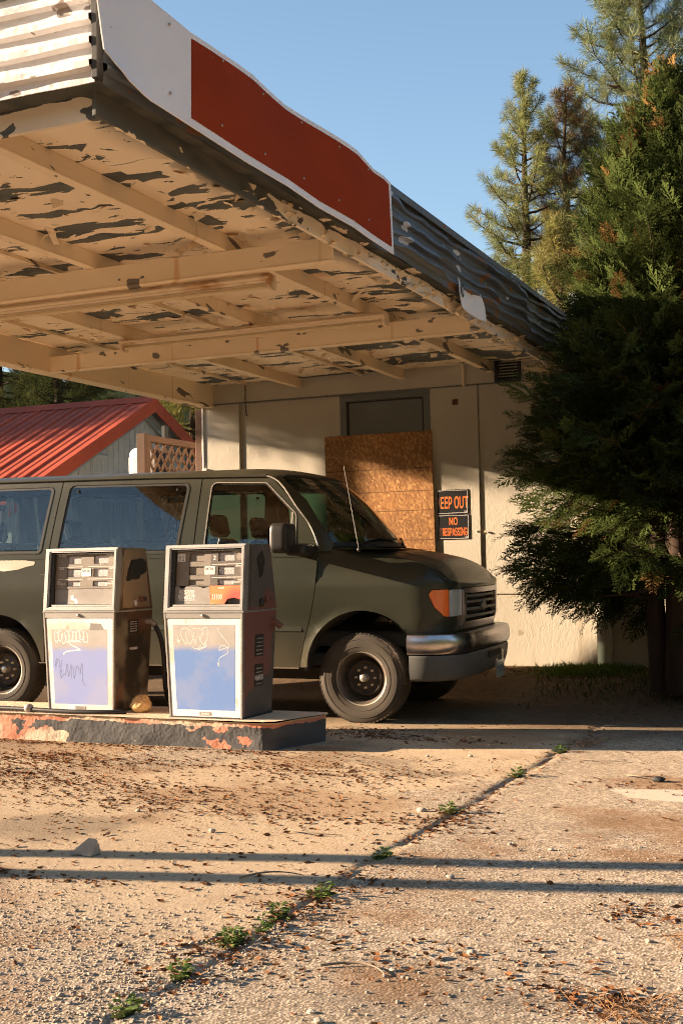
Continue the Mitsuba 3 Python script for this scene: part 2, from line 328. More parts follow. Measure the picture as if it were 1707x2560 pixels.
mat('m_lcd', lambda p, n, uv: mix((.55, .53, .54), (.42, .40, .42), noise(p.x * 90, p.z * 90)), .4)
mat('m_white', lambda p, n, uv: mix(mix((.72, .71, .69), (.55, .51, .45), smoothstep(.42, .72, fbm(p.x * 6, p.z * 6, 3., 4))), (.34, .24, .15), smoothstep(.70, .8, fbm(p.x * 17, p.z * 6, 9., 3)) * .5), .55)
mat('m_lettering', (.72, .70, .66), .6)
mat('m_cardorange', lambda p, n, uv: mix((.78, .20, .06), (.62, .055, .04), smoothstep(.18, .08, dr.sqrt(dr.square(p.x + 4.34) + dr.square(p.z - 1.03)))), .6)
def poster(x0, zt, blue):
    def fn(p, n, uv):
        g = smoothstep(zt - .035, zt + .03, p.z + .03 * (fbm(p.x * 9, 3., x0, 3) - .5))
        b = mix(blue, (.42, .40, .44), smoothstep(.50, .72, fbm(p.x * 5 + x0, p.z * 5, 1., 4)) * .22)
        return mix(b, mix((.33, .315, .30), (.43, .41, .39), fbm(p.x * 11, p.z * 11, x0, 3)), g)
    return fn
mat('m_poster_one', poster(2., .70, (.25, .31, .60)), .5)
mat('m_poster_two', poster(5., .715, (.13, .24, .54)), .5)
mat('m_scribble', (.74, .74, .70), .6)
mat('m_bag', lambda p, n, uv: mix((.62, .43, .20), (.45, .27, .10), fbm(p.x * 14, p.y * 14, p.z * 14)), .8)
mat('m_rust', lambda p, n, uv: mix((.64, .53, .38), (.40, .22, .09), smoothstep(.56, .82, fbm(p.x * 7, p.z * 7, p.y * 7, 3))), .7)
mat('m_yellowed', (.58, .47, .30), .5)

mat('m_redroof', lambda p, n, uv: mix((.42, .085, .042), (.31, .065, .036), fbm(p.x * 2, p.y * 2)), .6, spec=.1)
mat('m_siding', lambda p, n, uv: mix((.38, .40, .385), (.29, .305, .29), fbm(p.y * 3, p.z * 1.2)), .8)
mat('m_bluetrim', (.20, .24, .27), .7)
mat('m_brownwood', lambda p, n, uv: mix((.12, .062, .034), (.07, .036, .021), fbm(p.x * 9, p.y * 9, p.z * 2.5)), .8)
mat('m_metalwhite', (.66, .63, .57), .5)
mat('m_rock', lambda p, n, uv: mix((.40, .36, .30), (.26, .225, .18), fbm(p.x * 25, p.y * 25, p.z * 25)), .9)
mat('m_pebble', {'type': 'mesh_attribute', 'name': 'vertex_color'}, .9, spec=.2)
mat('m_bark', lambda p, n, uv: mix((.065, .045, .032), (.03, .022, .017), fbm(p.x * 12, p.y * 12, p.z * 3)), .95, spec=.1)
mat('m_forest', lambda p, n, uv: mix((.02, .028, .012), (.055, .06, .025), fbm(p.x * .9, p.y * .9, p.z * .5, 4)), 1.0, spec=.05)
mat('m_twig', (.22, .17, .12), .9)
for nm, dt in (('m_leaf', .5), ('m_needle', .35), ('m_litter', .25)):
    scene[nm] = {'type': 'principledthin', 'base_color': {'type': 'mesh_attribute', 'name': 'vertex_color'}, 'roughness': .65, 'diff_trans': dt, 'eta': 1.33}

# ------------------------------------------------------------------ ground
def gz(x, y):
    x, y = np.asarray(x, float), np.asarray(y, float)
    y0 = 11.45 - .75 * np.clip((x + 3.4) / .8, 0, 1)
    t = np.clip((y - y0) / (12.45 - y0), 0, 1)
    return .225 * t * t * (3 - 2 * t)
xs = np.unique(np.r_[-900, -400, -200, -100, -60, -40, -25, -18, -13, np.arange(-10, -2.4, .09), np.arange(-2.4, -1.8, .025), np.arange(-1.8, 2, .09), 4, 8, 14, 25, 50, 100, 300, 900])
ys = np.unique(np.r_[-900, -300, -100, -40, -15, -6, -2, 0, 1, 2, np.arange(2.5, 12.8, .07), 14, 17, 22, 30, 45, 70, 120, 250, 500, 900])
GX, GY = np.meshgrid(xs, ys)
GZ = gz(GX, GY)
near = (np.abs(GX + 3.5) < 6.5) & (GY > 2) & (GY < 12.8)
GZ = GZ + np.where(near, .010 * (meshkit.fbm(np.stack([GX * 1.3, GY * 1.3, GX * 0], -1), 3) - .5), 0)
wob = .05 * (meshkit.noise(np.stack([GY * 2.1, GY * 0, GY * 0], -1), 3) - .5)
GZ = GZ + np.where(near, -.010 * np.exp(-((GX + 2.12 + wob) / .02) ** 2) + .006 / (1 + np.exp((GX + 2.12 + wob) / .03)), 0)
nx, ny = len(xs), len(ys)
i, j = np.meshgrid(np.arange(ny - 1), np.arange(nx - 1), indexing='ij')
q = np.stack([i * nx + j, i * nx + j + 1, (i + 1) * nx + j + 1, (i + 1) * nx + j], -1).reshape(-1, 4)
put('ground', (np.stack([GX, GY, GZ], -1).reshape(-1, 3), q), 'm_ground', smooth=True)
tag('ground', 'cracked concrete and worn asphalt forecourt ground', kind='structure')
def zg(x, y):      # ground height where things lie
    return float(gz(x, y)) + (.006 if x < -2.12 else 0) - .001

# ------------------------------------------------------------------ scattered leaves and gravel
def scatter_mesh(tv, tf, pos, yaw, tilt, scale, col, jit=.25, rng=RNG):
    n = len(pos); ca, sa = np.cos(yaw), np.sin(yaw)
    R = np.zeros((n, 3, 3)); R[:, 0, 0] = ca; R[:, 0, 1] = -sa; R[:, 1, 0] = sa; R[:, 1, 1] = ca; R[:, 2, 2] = 1
    ct, st = np.cos(tilt), np.sin(tilt)
    Q = np.zeros((n, 3, 3)); Q[:, 0, 0] = 1; Q[:, 1, 1] = ct; Q[:, 1, 2] = -st; Q[:, 2, 1] = st; Q[:, 2, 2] = ct
    M = R @ Q
    v = np.einsum('nij,nkj->nki', M, tv[None] * scale[:, None, None]) + pos[:, None]
    f = tf[None] + (np.arange(n) * len(tv))[:, None, None]
    c = np.repeat(col[:, None], len(tv), 1)
    return (v.reshape(-1, 3), f.reshape(-1, 3)), c.reshape(-1, 3)
leaf_v = np.array([[-.5, 0, .05], [-.2, -.22, .16], [-.2, .22, .16], [.15, -.2, .10], [.15, .2, .12], [.5, 0, .22], [0, 0, .0]])
leaf_f = np.array([[0, 1, 6], [1, 3, 6], [3, 5, 6], [6, 2, 0], [6, 4, 2], [6, 5, 4]])
def patch(n, cx, cy, sx, sy): return np.stack([RNG.normal(cx, sx, n), RNG.normal(cy, sy, n)], 1)
P = np.vstack([
    np.stack([RNG.uniform(-7.2, 1.5, 1500), RNG.uniform(2.6, 9, 1500)], 1), np.stack([RNG.uniform(-6.5, -2.2, 2600), RNG.uniform(4.4, 8, 2600)], 1), np.stack([RNG.uniform(-7.2, -3.9, 900), 7.86 - np.abs(RNG.normal(0, .10, 900))], 1),
    patch(1500, -5.3, 7.15, .5, .18), patch(420, -5.2, 6.6, .25, .1), patch(500, -4.6, 6.35, .5, .12), patch(900, -3.3, 7.25, .5, .22), patch(700, -4.0, 6.2, .8, .25), patch(500, -3.2, 5.9, .7, .12),
    np.stack([RNG.uniform(-7.6, -4.4, 2400), RNG.normal(9.2, .22, 2400)], 1), patch(500, -3.75, 8.95, .25, .16), patch(300, -3.2, 8.75, .4, .08),
    np.stack([RNG.uniform(-7.5, -1.5, 1700), RNG.uniform(12.05, 12.46, 1700)], 1), np.stack([RNG.uniform(-3.6, 0, 700), RNG.uniform(9.4, 12, 700)], 1),
    patch(420, -2.08, 6.1, .12, .25), patch(380, -2.1, 4.5, .10, .35), patch(350, -2.1, 3.7, .12, .3), patch(120, -3.35, 4.4, .22, .035),
    patch(260, -1.5, 3.9, .35, .15), patch(240, -.85, 3.75, .12, .09), patch(200, -.85, 4.7, .12, .1), patch(160, -1.3, 7.3, .3, .12), patch(500, -2.1, 7.2, .06, 1.4)])
P = P[~((P[:, 0] < -3.9) & (P[:, 1] > 7.86) & (P[:, 1] < 8.6))]
P = P[P[:, 1] < 12.48]
pz = gz(P[:, 0], P[:, 1]) + np.where(P[:, 0] < -2.12, .006, 0) + .001
n = len(P); t = RNG.random(n)
sz = np.where(RNG.random(n) < .62, RNG.uniform(.007, .018, n), RNG.uniform(.018, .045, n))
cols = (np.array([.23, .105, .048]) * (1 - t[:, None]) + np.array([.12, .06, .032]) * t[:, None]) * RNG.uniform(.5, 1.35, (n, 1))
m, c = scatter_mesh(leaf_v, leaf_f, np.column_stack([P, pz]), RNG.uniform(0, 6.28, n), RNG.normal(0, .35, n), sz, cols)
put('leaf_litter', m, 'm_litter', color=c)
tag('leaf_litter', 'dry brown leaf litter scattered over the forecourt', 'leaves', kind='stuff')
gm = trimesh.creation.icosphere(0, 1.0); gv, gf = np.array(gm.vertices) * [1, .8, .55], np.array(gm.faces)
P = np.vstack([np.stack([RNG.uniform(-3.6, -1.9, 3400), 3.0 + np.abs(RNG.normal(0, .6, 3400))], 1), np.stack([RNG.uniform(-2.1, .6, 1500), RNG.uniform(2.8, 6.0, 1500)], 1), np.stack([RNG.uniform(-6, 1, 700), RNG.uniform(3, 8, 700)], 1)])
P = P[~((P[:, 0] < -3.9) & (P[:, 1] > 7.8))]
n = len(P); pz = np.where(P[:, 0] < -2.12, .006, 0.0)
t = RNG.random((n, 1))
m, c = scatter_mesh(gv, gf, np.column_stack([P, pz + .001]), RNG.uniform(0, 6.28, n), RNG.normal(0, .3, n), RNG.uniform(.003, .0085, n) * np.where(RNG.random(n) < .03, 2, 1), np.array([.42, .34, .26]) * (1 - t) + np.array([.20, .17, .14]) * t)
put('gravel', m, 'm_pebble', color=c)
tag('gravel', 'loose gravel on the worn asphalt', 'gravel', kind='stuff')

# ------------------------------------------------------------------ canopy
XS, YF, YW, XL = -2.95, 4.27, 12.5, -7.08     # right face, front face, facade, left beam
XC, YC = -2.88, 4.20                           # overhanging ribbed fascia
C = 'canopy'
tag(C, 'peeling cream gas station canopy with steel beams above the van', 'canopy')
put(C + '__soffit', cbox(XL - .02, XS - .03, YF + .03, YW - .02, 3.39, 3.43, .002), 'm_soffit')
put(C + '__roof_deck', cbox(XL - .06, XC - .01, YC + .01, YW + .4, 3.70, 3.728, .002), 'm_side')
def channel(x0, x1, y0, y1, z0, z1, along):   # C-section: web towards the camera with bottom and top flange
    if along == 'x': return cat(cbox(x0, x1, y0, y0 + .010, z0 + .0125, z1, .002), cbox(x0, x1, y0 - .004, y1, z0, z0 + .012, .003))
    return cat(cbox(x1 - .010, x1, y0, y1, z0 + .0125, z1, .002), cbox(x0, x1 + .004, y0, y1, z0, z0 + .012, .003))
put(C + '__beam', channel(XL, -2.93 - .06, 6.77, 6.86, 3.135, 3.28, 'x'), 'm_cream')
put(C + '__beam', channel(XL, -2.93 - .06, 9.42, 9.51, 3.135, 3.28, 'x'), 'm_cream')
for x in (-3.72, -4.70, -5.92):
    put(C + '__purlin', channel(x - .065, x, YF + .05, YW - .01, 3.283, 3.388, 'y'), 'm_cream')
for x in (-5.18, -6.6):
    put(C + '__angle_bar', cat(cbox(x - .03, x, YF + .05, YW - .01, 3.362, 3.367, .001), cbox(x - .005, x, YF + .05, YW - .01, 3.368, 3.389, .001)), 'm_cream')
put(C + '__side_beam', cat(cbox(XL + .02, XL + .035, YF + .05, YW - .004, 3.155, 3.385, .002), cbox(XL - .12, XL + .045, YF + .05, YW - .004, 3.135, 3.152, .003)), 'm_cream')
def bentstrip(length, h, nseg, amp, seed):     # wavy-edged sheet for trim boards
    pass
put(C + '__trim_board', cbox(XL - .12, XS - .012, YF + .045, YF + .067, 3.20, 3.366, .003), 'm_trim')
put(C + '__trim_board', cbox(XS - .022, XS, YF + .006, YW - .004, 3.20, 3.366, .003), 'm_trim')
put(C + '__overhang_soffit', cat(cbox(XL - .12, XC - .002, YC + .002, YF + .044, 3.306, 3.316, .002), cbox(XS + .001, XC - .002, YF, YW + .3, 3.306, 3.316, .002)), 'm_under')
put(C + '__edge_soffit', cbox(XS - .62, XS - .024, YF + .024, YW - .006, 3.368, 3.386, .002), 'm_soffit')
# lapped ribbed fascia: (out, z) profile with projecting lips
prof = [(0.0, 3.304)]
z = 3.306
while z < 3.68:
    prof += [(.002, z), (.006, z + .045), (.038, z + .052), (.040, z + .078), (.004, z + .092)]; z += .0955
prof.append((.0, 3.73))
prof = np.array(prof)
def fascia(a0, a1, place, seed, dent, prof):
    L = np.linspace(a0, a1, max(2, int((a1 - a0) / .06)))
    A, K = np.meshgrid(L, np.arange(len(prof)), indexing='ij')
    out, zz = prof[K, 0], prof[K, 1]
    nz = meshkit.fbm(np.stack([A * 2.2, zz * 6, A * 0 + seed], -1), 3, seed) - .5
    out = out * (1 + dent * 1.6 * nz) + dent * .02 * nz; zz = zz + dent * .012 * (meshkit.noise(np.stack([A * 5, zz * 9, A * 0], -1), seed) - .5)
    V = place(A, out, zz).reshape(-1, 3); na, nk = A.shape
    i, j = np.meshgrid(np.arange(na - 1), np.arange(nk - 1), indexing='ij')
    q = np.stack([i * nk + j, (i + 1) * nk + j, (i + 1) * nk + j + 1, i * nk + j + 1], -1).reshape(-1, 4)
    return V, q
strips = [prof[[0, 1, 2, 3, 4, 5, 6]] if q_ == 0 else prof[5 * q_ + 1:min(5 * q_ + 7, len(prof))] for q_ in range((len(prof) - 2) // 5)]
for pr_ in strips: put(C + '__front_fascia_strip', fascia(XL - .12, XC - .02, lambda a, o, z: np.stack([a, YC - .004 - o, z], -1), 1, .5, pr_), 'm_front', smooth=25)
for pr_ in strips: put(C + '__side_fascia_strip', fascia(YC + .02, YW + .35, lambda a, o, z: np.stack([XC + .004 + o, a, z], -1), 2, 1.5, pr_), 'm_side', smooth=25)
put(C + '__dark_corner_strip', cbox(XC - .019, XC + .012, YC - .030, YC + .015, 3.308, 3.729, .004), 'm_dark')  # dark strip in the narrow gap at the fascia corner
put(C + '__cap_flashing', cat(cbox(XC - .1, XC + .040, YC - .03, YW + .35, 3.732, 3.744, .003), cbox(XC + .034, XC + .044, YC - .03, YW + .35, 3.69, 3.7315, .002), cbox(XL - .15, XC - .105, YC - .046, YC + .1, 3.732, 3.744, .003)), 'm_side')
# curling flakes of paint on the soffit and along the trim
fl_v = np.array([[-.5, -.5, 0], [-.1, -.55, -.12], [.5, -.4, -.35], [-.5, .5, 0], [0, .45, -.1], [.45, .55, -.45]]); fl_f = np.array([[0, 1, 4], [0, 4, 3], [1, 2, 5], [1, 5, 4]])
n = 620; P = np.vstack([np.stack([RNG.uniform(XL + .2, XS - .1, 240), RNG.uniform(YF + .1, YW - .1, 240), np.full(240, 3.389)], 1),
                        np.stack([XS - np.abs(RNG.normal(.02, .16, 260)) - .03, RNG.uniform(YF + 1.2, YW - .1, 260), np.full(260, 3.367)], 1),
                        np.stack([np.full(120, XS + .004), RNG.uniform(5.5, YW, 120), RNG.uniform(3.20, 3.3, 120)], 1)])
m, c = scatter_mesh(fl_v, fl_f, P, RNG.uniform(0, 6.28, n), RNG.normal(0, .3, n), RNG.uniform(.015, .07, n), np.array([.72, .60, .43]) * RNG.uniform(.75, 1.1, (n, 1)))
put(C + '__paint_flakes', m, 'm_pebble', color=c, kind='stuff')
n = 11; P = np.stack([np.full(n, XC + .038), RNG.uniform(7.6, 11.5, n), RNG.uniform(3.33, 3.7, n)], 1)
m, c = scatter_mesh(np.stack([fl_v[:, 2] * -1, fl_v[:, 0], fl_v[:, 1]], 1), fl_f, P, RNG.normal(0, .4, n), RNG.uniform(-.5, .5, n), RNG.uniform(.012, .04, n), np.array([.66, .65, .64]) * RNG.uniform(.35, 1.05, (n, 1)))
put(C + '__torn_flakes', m, 'm_pebble', color=c, kind='stuff')
fk = []
for q_ in range(150):
    on_lip = q_ < 60
    c0 = np.array([XS - .03 - abs(RNG.normal(0, .10)), RNG.uniform(5.2, YW - .3), 3.366]) if on_lip else np.array([RNG.uniform(XL + .3, XS - .65), RNG.uniform(YF + .2, YW - .3), 3.389])
    a0 = RNG.uniform(0, 6.28); sx_, sy_ = RNG.uniform(.03, .12), RNG.uniform(.02, .06); cu = RNG.uniform(.15, .6)
    ang = np.linspace(0, 2 * np.pi, 13)[:-1]; rr2 = RNG.uniform(.55, 1.1, 12)
    p_ = np.stack([sx_ * rr2 * np.cos(ang), sy_ * rr2 * np.sin(ang)], 1)
    z_ = -cu * np.maximum(p_[:, 0] + sx_ * .4, 0) ** 1.6 / sx_ ** .6
    x_ = p_[:, 0] * math.cos(a0) - p_[:, 1] * math.sin(a0); y_ = p_[:, 0] * math.sin(a0) + p_[:, 1] * math.cos(a0)
    v_ = np.vstack([np.stack([c0[0] + x_, c0[1] + y_, c0[2] + z_], 1), [c0 - [0, 0, .004]]])
    fk.append((v_, np.stack([np.arange(12), (np.arange(12) + 1) % 12, np.full(12, 12)], 1)))
m = cat(*fk); put(C + '__hanging_paint', m, 'm_pebble', color=np.tile([[.72, .61, .45]], (len(m[0]), 1)), kind='stuff')
put(C + '__pipe_stub', cat(tube([(-4.15, YF + .3, 3.30), (-4.15, YF + .3, 3.39)], .03, 10), cbox(-4.26, -4.04, YF + .26, YF + .38, 3.25, 3.31, .01)), 'm_rust', smooth=30)

# sign board on the right fascia
SG = 'fascia_sign'
tag(SG, 'long white and red sign board along the canopy edge', 'sign board')
XB = XC + .088
edge_b = [(3.975, 3.767), (4.080, 3.577), (4.113, 3.388), (4.165, 3.345), (4.269, 3.312), (4.449, 3.293), (4.780, 3.288), (5.301, 3.278), (5.774, 3.283), (6.153, 3.269), (6.626, 3.278), (6.910, 3.266), (7.269, 3.259)]
edge_t = [(7.279, 3.721), (7.147, 3.731), (6.957, 3.719), (6.673, 3.743), (6.248, 3.731), (5.784, 3.721), (5.396, 3.740), (5.017, 3.715), (4.770, 3.709), (4.487, 3.737), (4.165, 3.767)]
def on_side(P): return np.stack([XB + .018 * np.sin(P[:, 0] * 4.1) * (P[:, 1] - 3.28) / .5 + .03 * np.clip((3.39 - P[:, 1]) / .06, 0, 1) * np.clip((4.42 - P[:, 0]) / .3, 0, 1), P[:, 0], P[:, 1]], 1)
whole = Polygon(edge_b + edge_t)
put(SG + '__panel', skin(whole, on_side, .06, (-.006, 0, 0)), 'm_sign_white', smooth=25)
redp = Polygon([(4.780, 3.324), (5.301, 3.317), (5.774, 3.322), (6.153, 3.306), (6.626, 3.316), (6.910, 3.304), (7.232, 3.298), (7.237, 3.697), (7.147, 3.706), (6.957, 3.693), (6.673, 3.715), (6.248, 3.704), (5.784, 3.694), (5.396, 3.712), (5.017, 3.690), (4.775, 3.682)])
put(SG + '__red_field', skin(redp, lambda P: on_side(P) + [.003, 0, 0], .06, (-.0015, 0, 0)), 'm_sign_red', smooth=25)
put(SG + '__rivet', cat(*[mv(xf((trimesh.creation.icosphere(1, .007)), np.eye(4)), on_side(np.array([[y, z]]))[0] + [.004, 0, 0]) for y in np.arange(4.6, 7.3, .45) for z in (3.375, 3.68)]), 'm_alu', smooth=True, kind='stuff')

# torn notice on the side fascia
NT = 'torn_notice'
tag(NT, 'torn white paper notice hanging on the blue grey canopy fascia', 'notice')
npoly = Polygon([(8.662, 3.400), (8.701, 3.293), (8.808, 3.215), (9.166, 3.172), (9.331, 3.186), (9.264, 3.303), (9.176, 3.371), (9.021, 3.342), (8.924, 3.390), (8.808, 3.371)])
put(NT + '__sheet', skin(npoly, lambda P: np.stack([XC + .045 + .02 * np.sin(P[:, 0] * 9), P[:, 0], P[:, 1]], 1), .05, (-.002, 0, 0)), 'm_paper', smooth=30)
tv, tf = text('NO', .09, .001, True, .8)
put(NT + '__lettering', (np.stack([XC + .05 + .02 * np.sin((tv[:, 0] + 8.79) * 9) - tv[:, 1], tv[:, 0] + 8.79, tv[:, 2] + 3.29], 1), tf), 'm_ink')

# fluorescent lights
def light(x0, x1, y, z, label):
    k = numbered('fluorescent_light'); tag(k, label, 'fluorescent light', None)
    put(k + '__housing', cat(cbox(x0, x1, y - .045, y + .045, z + .03, z + .085, .006), cbox(x0, x1, y - .075, y - .045, z + .045, z + .06, .003)), 'm_rust')
    put(k + '__tube', tube([(x0 + .03, y - .01, z + .005), (x1 - .03, y - .01, z + .005)], .015, 10), 'm_yellowed', smooth=30)
    for x in (x0 + .012, x1 - .012): put(k + '__end_cap', cbox(x - .013, x + .013, y - .05, y + .05, z - .022, z + .05, .004), 'm_rust')
light(-5.95, -3.52, 8.98, 3.185, 'rusty fluorescent strip light above the van, in front of the rear beam')
light(-6.5, -3.46, 6.90, 3.05, 'cream fluorescent strip light hung behind the front beam')

# ------------------------------------------------------------------ station building
B = 'station_building'
tag(B, 'cream stucco station building with boarded door under the canopy', 'building')
def wallbox(x0, x1, z0, z1, proud): return cbox(x0, x1, YW - proud, YW + .15, z0, z1, .004)
put(B + '__wall', cbox(-7.05, 2.0, YW + .02, YW + 4.5, .0, 3.80, .01), 'm_stucco')
put(B + '__wall_panel', wallbox(-7.06, -6.61, .246, 3.13, .022), 'm_stucco')
put(B + '__wall_panel', wallbox(-6.555, -5.385, .246, 3.13, 0.0), 'm_stucco')
put(B + '__wall_panel', wallbox(-4.35, -3.832, .246, 3.13, .016), 'm_stucco')
put(B + '__wall_panel', wallbox(-3.825, -2.66, .975, 3.13, .001), 'm_stucco')
put(B + '__wall_panel', wallbox(-3.825, -2.66, .20, .962, .003), 'm_stucco')
put(B + '__wall_panel', wallbox(-2.515, 1.95, .20, 3.13, 0.0), 'm_stucco')
put(B + '__frieze', cbox(-7.02, -2.9, YW - .030, YW + .02, 3.142, 3.386, .004), 'm_stucco')
put(B + '__corner_trim', cbox(-7.085, -7.062, YW - .035, YW + .1, .25, 3.13, .004), 'm_metalwhite')
put(B + '__downpipe', tube([(-2.58, YW - .06, .2), (-2.58, YW - .06, 3.3)], .075, 18), 'm_stucco', smooth=30)
put(B + '__drip_edge', cbox(-7.05, -2.9, YW - .042, YW - .032, 3.128, 3.141, .001), 'm_doorgrey')
put(B + '__parapet', cbox(-2.85, 2.05, YW - .05, YW + 4.6, 3.80, 3.98, .01), 'm_metalwhite')
fr = Polygon([(-5.378, .25), (-5.378, 3.128), (-4.352, 3.128), (-4.352, .25)], [[(-5.305, .26), (-5.305, 3.062), (-4.425, 3.062), (-4.425, .26)]])
put(B + '__door_frame', ext(fr, YW - .012, YW + .06), 'm_doorgrey')
put(B + '__door', cbox(-5.303, -4.427, YW + .012, YW + .055, .262, 3.058, .004), 'm_doorgrey')
put(B + '__door_bead', ext(Polygon([(-5.30, 1.9), (-5.30, 3.055), (-4.43, 3.055), (-4.43, 1.9)], [[(-5.285, 1.915), (-5.285, 3.04), (-4.445, 3.04), (-4.445, 1.915)]]), YW + .002, YW + .014), 'm_dark')
put(B + '__small_plate', cbox(-4.103, -4.043, YW - .026, YW - .014, 2.94, 3.0, .003), 'm_brownwood')
put(B + '__conduit', tube([(-3.968, YW - .045, 3.12), (-3.968, YW - .045, 3.37)], .014, 8), 'm_cream', smooth=30)
for x, z in ((-3.87, 1.62), (-3.78, 1.615)): put(B + '__bolt', mv(blob(.011, 1, .02), (x, YW - .018, z)), 'm_rust', smooth=True)
put(B + '__latch', cbox(-7.08, -7.02, YW - .05, YW - .024, 2.36, 2.42, .004), 'm_metalwhite')
k = 'hanging_cable'; tag(k, 'thin dark cable hanging down the stucco wall near its left end', 'cable')
put(k, tube(smoothpath([(-6.515, YW - .05, 3.38), (-6.512, YW - .052, 3.2), (-6.518, YW - .04, 3.1), (-6.508, YW - .03, 2.98)], 14), .006, 6), 'm_dark', smooth=True)
k = 'wall_vent'; tag(k, 'dark square louvred vent high on the stucco wall', 'vent')
put(k + '__frame', ext(Polygon([(-3.63, 3.135), (-3.63, 3.388), (-3.36, 3.388), (-3.36, 3.135)], [[(-3.60, 3.16), (-3.60, 3.37), (-3.385, 3.37), (-3.385, 3.16)]]), YW - .075, YW - .031), 'm_dark')
for z in np.arange(3.175, 3.365, .03): put(k + '__louvre', cat((np.array([[-3.6, YW - .065, z - .012], [-3.385, YW - .065, z - .012], [-3.385, YW - .04, z + .012], [-3.6, YW - .04, z + .012]]), np.array([[0, 1, 2, 3]]))), 'm_black')
k = 'wall_lamp'; tag(k, 'old cream slotted wall lamp box beside the dark vent', 'lamp')
put(k + '__cover', (lambda m: (m[0] + np.where((m[0][:, 2] < 3.12) & (m[0][:, 1] < YW - .1), .05, 0)[:, None] * [0, 1, 0], m[1]))(cbox(-3.30, -3.03, YW - .17, YW - .033, 3.075, 3.27, .012)), 'm_yellowed', smooth=25)
for x in (-3.245, -3.165, -3.085):
    for z in (3.105, 3.13, 3.155, 3.18): put(k + '__slot', cbox(x - .03, x + .03, YW - .1745, YW - .168, z - .006, z + .006, .001), 'm_dark')

O = 'plywood_board'
tag(O, 'orange chipboard sheet nailed over the station door', 'board')
def tiltb(V): V = V.copy(); V[:, 0] += (2.69 - V[:, 2]) * .014; return V
put(O + '__sheet', tiltb(cbox(-5.56, -4.335, YW - .040, YW - .0235, .26, 2.69, .003)[0]) if False else (lambda m: (tiltb(m[0]), m[1]))(cbox(-5.56, -4.335, YW - .040, YW - .0235, .26, 2.69, .003)), 'm_osb')
for z in (2.305, 2.065, 1.86, 1.55, 1.25): put(O + '__nail_line', (lambda m: (tiltb(m[0]), m[1]))(cbox(-5.55, -4.345, YW - .0412, YW - .0402, z - .004, z + .004, .0003)), 'm_osbline')

def wallsign(name, x0, x1, z0, z1, label, rows):
    tag(name, label, 'sign')
    put(name + '__plate', ext(rbox(x0, x1, z0, z1, .006), YW - .024, YW - .0175), 'm_signblack')
    put(name + '__border', ext(rbox(x0 + .008, x1 - .008, z0 + .008, z1 - .008, .004).difference(rbox(x0 + .012, x1 - .012, z0 + .012, z1 - .012, .003)), YW - .0255, YW - .0241), 'm_lettering')
    for s, cx, zb, h, sx in rows: put(name + '__lettering', mv(text(s, h, .001, True, sx), (cx, YW - .0241, zb)), 'm_signorange' if len(s) > 1 else 'm_signbrown')
    put(name + '__corner_label', cbox(x1 - .045, x1 - .014, YW - .0252, YW - .0242, z0 + .011, z0 + .032, .0002), 'm_greypanel')
wallsign('keep_out_sign', -4.30, -3.955, 1.808, 2.062, 'black sign with orange letters KEEP OUT on the wall', [('EEP OUT', -4.105, 1.868, .118, .44), ('K', -4.268, 1.868, .118, .44)])
wallsign('no_trespassing_sign', -4.292, -3.95, 1.545, 1.802, 'black sign with orange letters NO TRESPASSING below the other sign', [('NO', -4.12, 1.695, .075, .62), ('RESPASSING', -4.105, 1.585, .078, .40), ('T', -4.262, 1.585, .078, .40)])

# ------------------------------------------------------------------ pump island and pumps
I = 'pump_island'
tag(I, 'raised concrete pump island with peeling black and red paint', 'kerb island')
isl = Polygon([(-11, 7.90), (-4.10, 7.885), (-4.02, 7.93), (-3.86, 8.44), (-3.90, 8.53), (-4.0, 8.55), (-11, 8.57)])
P2, F2 = tri_poly(isl.buffer(-.018), .045)
rings = []
V = np.column_stack([P2, np.full(len(P2), .205)])
V[:, 2] += .008 * (meshkit.fbm(V * [4, 4, 1], 3) - .5)
ring = np.array(isl.segmentize(.03).exterior.coords)[:-1]
rows = []
cen = ring.mean(0)
for d, z in ((-.018, .205), (-.006, .200), (0, .185), (.004, .12), (.004, .06), (.008, -.02)):
    r = np.array(isl.buffer(0).exterior.segmentize(.03).coords)[:-1]
    nrm = np.gradient(r, axis=0); nrm = np.stack([nrm[:, 1], -nrm[:, 0]], 1); nrm /= np.linalg.norm(nrm, axis=1, keepdims=True) + 1e-9
    if Polygon(ring).exterior.is_ccw is False: nrm = -nrm
    rr = r + nrm * d; q3 = np.column_stack([rr, np.full(len(rr), z)])
    k_ = meshkit.fbm(q3 * [7, 7, 9], 4, 5) - .5
    rows.append(q3 + np.column_stack([nrm * (k_ * (.034 if z > .15 else .022))[:, None], k_ * (.014 if z > .1 else 0)]))
m_ = len(ring); SV = np.vstack(rows)
i, j = np.meshgrid(np.arange(len(rows) - 1), np.arange(m_), indexing='ij')
sq = np.stack([i * m_ + j, (i + 1) * m_ + j, (i + 1) * m_ + (j + 1) % m_, i * m_ + (j + 1) % m_], -1).reshape(-1, 4)
put(I, cat((V, F2), (SV, sq)), 'm_island', smooth=45)

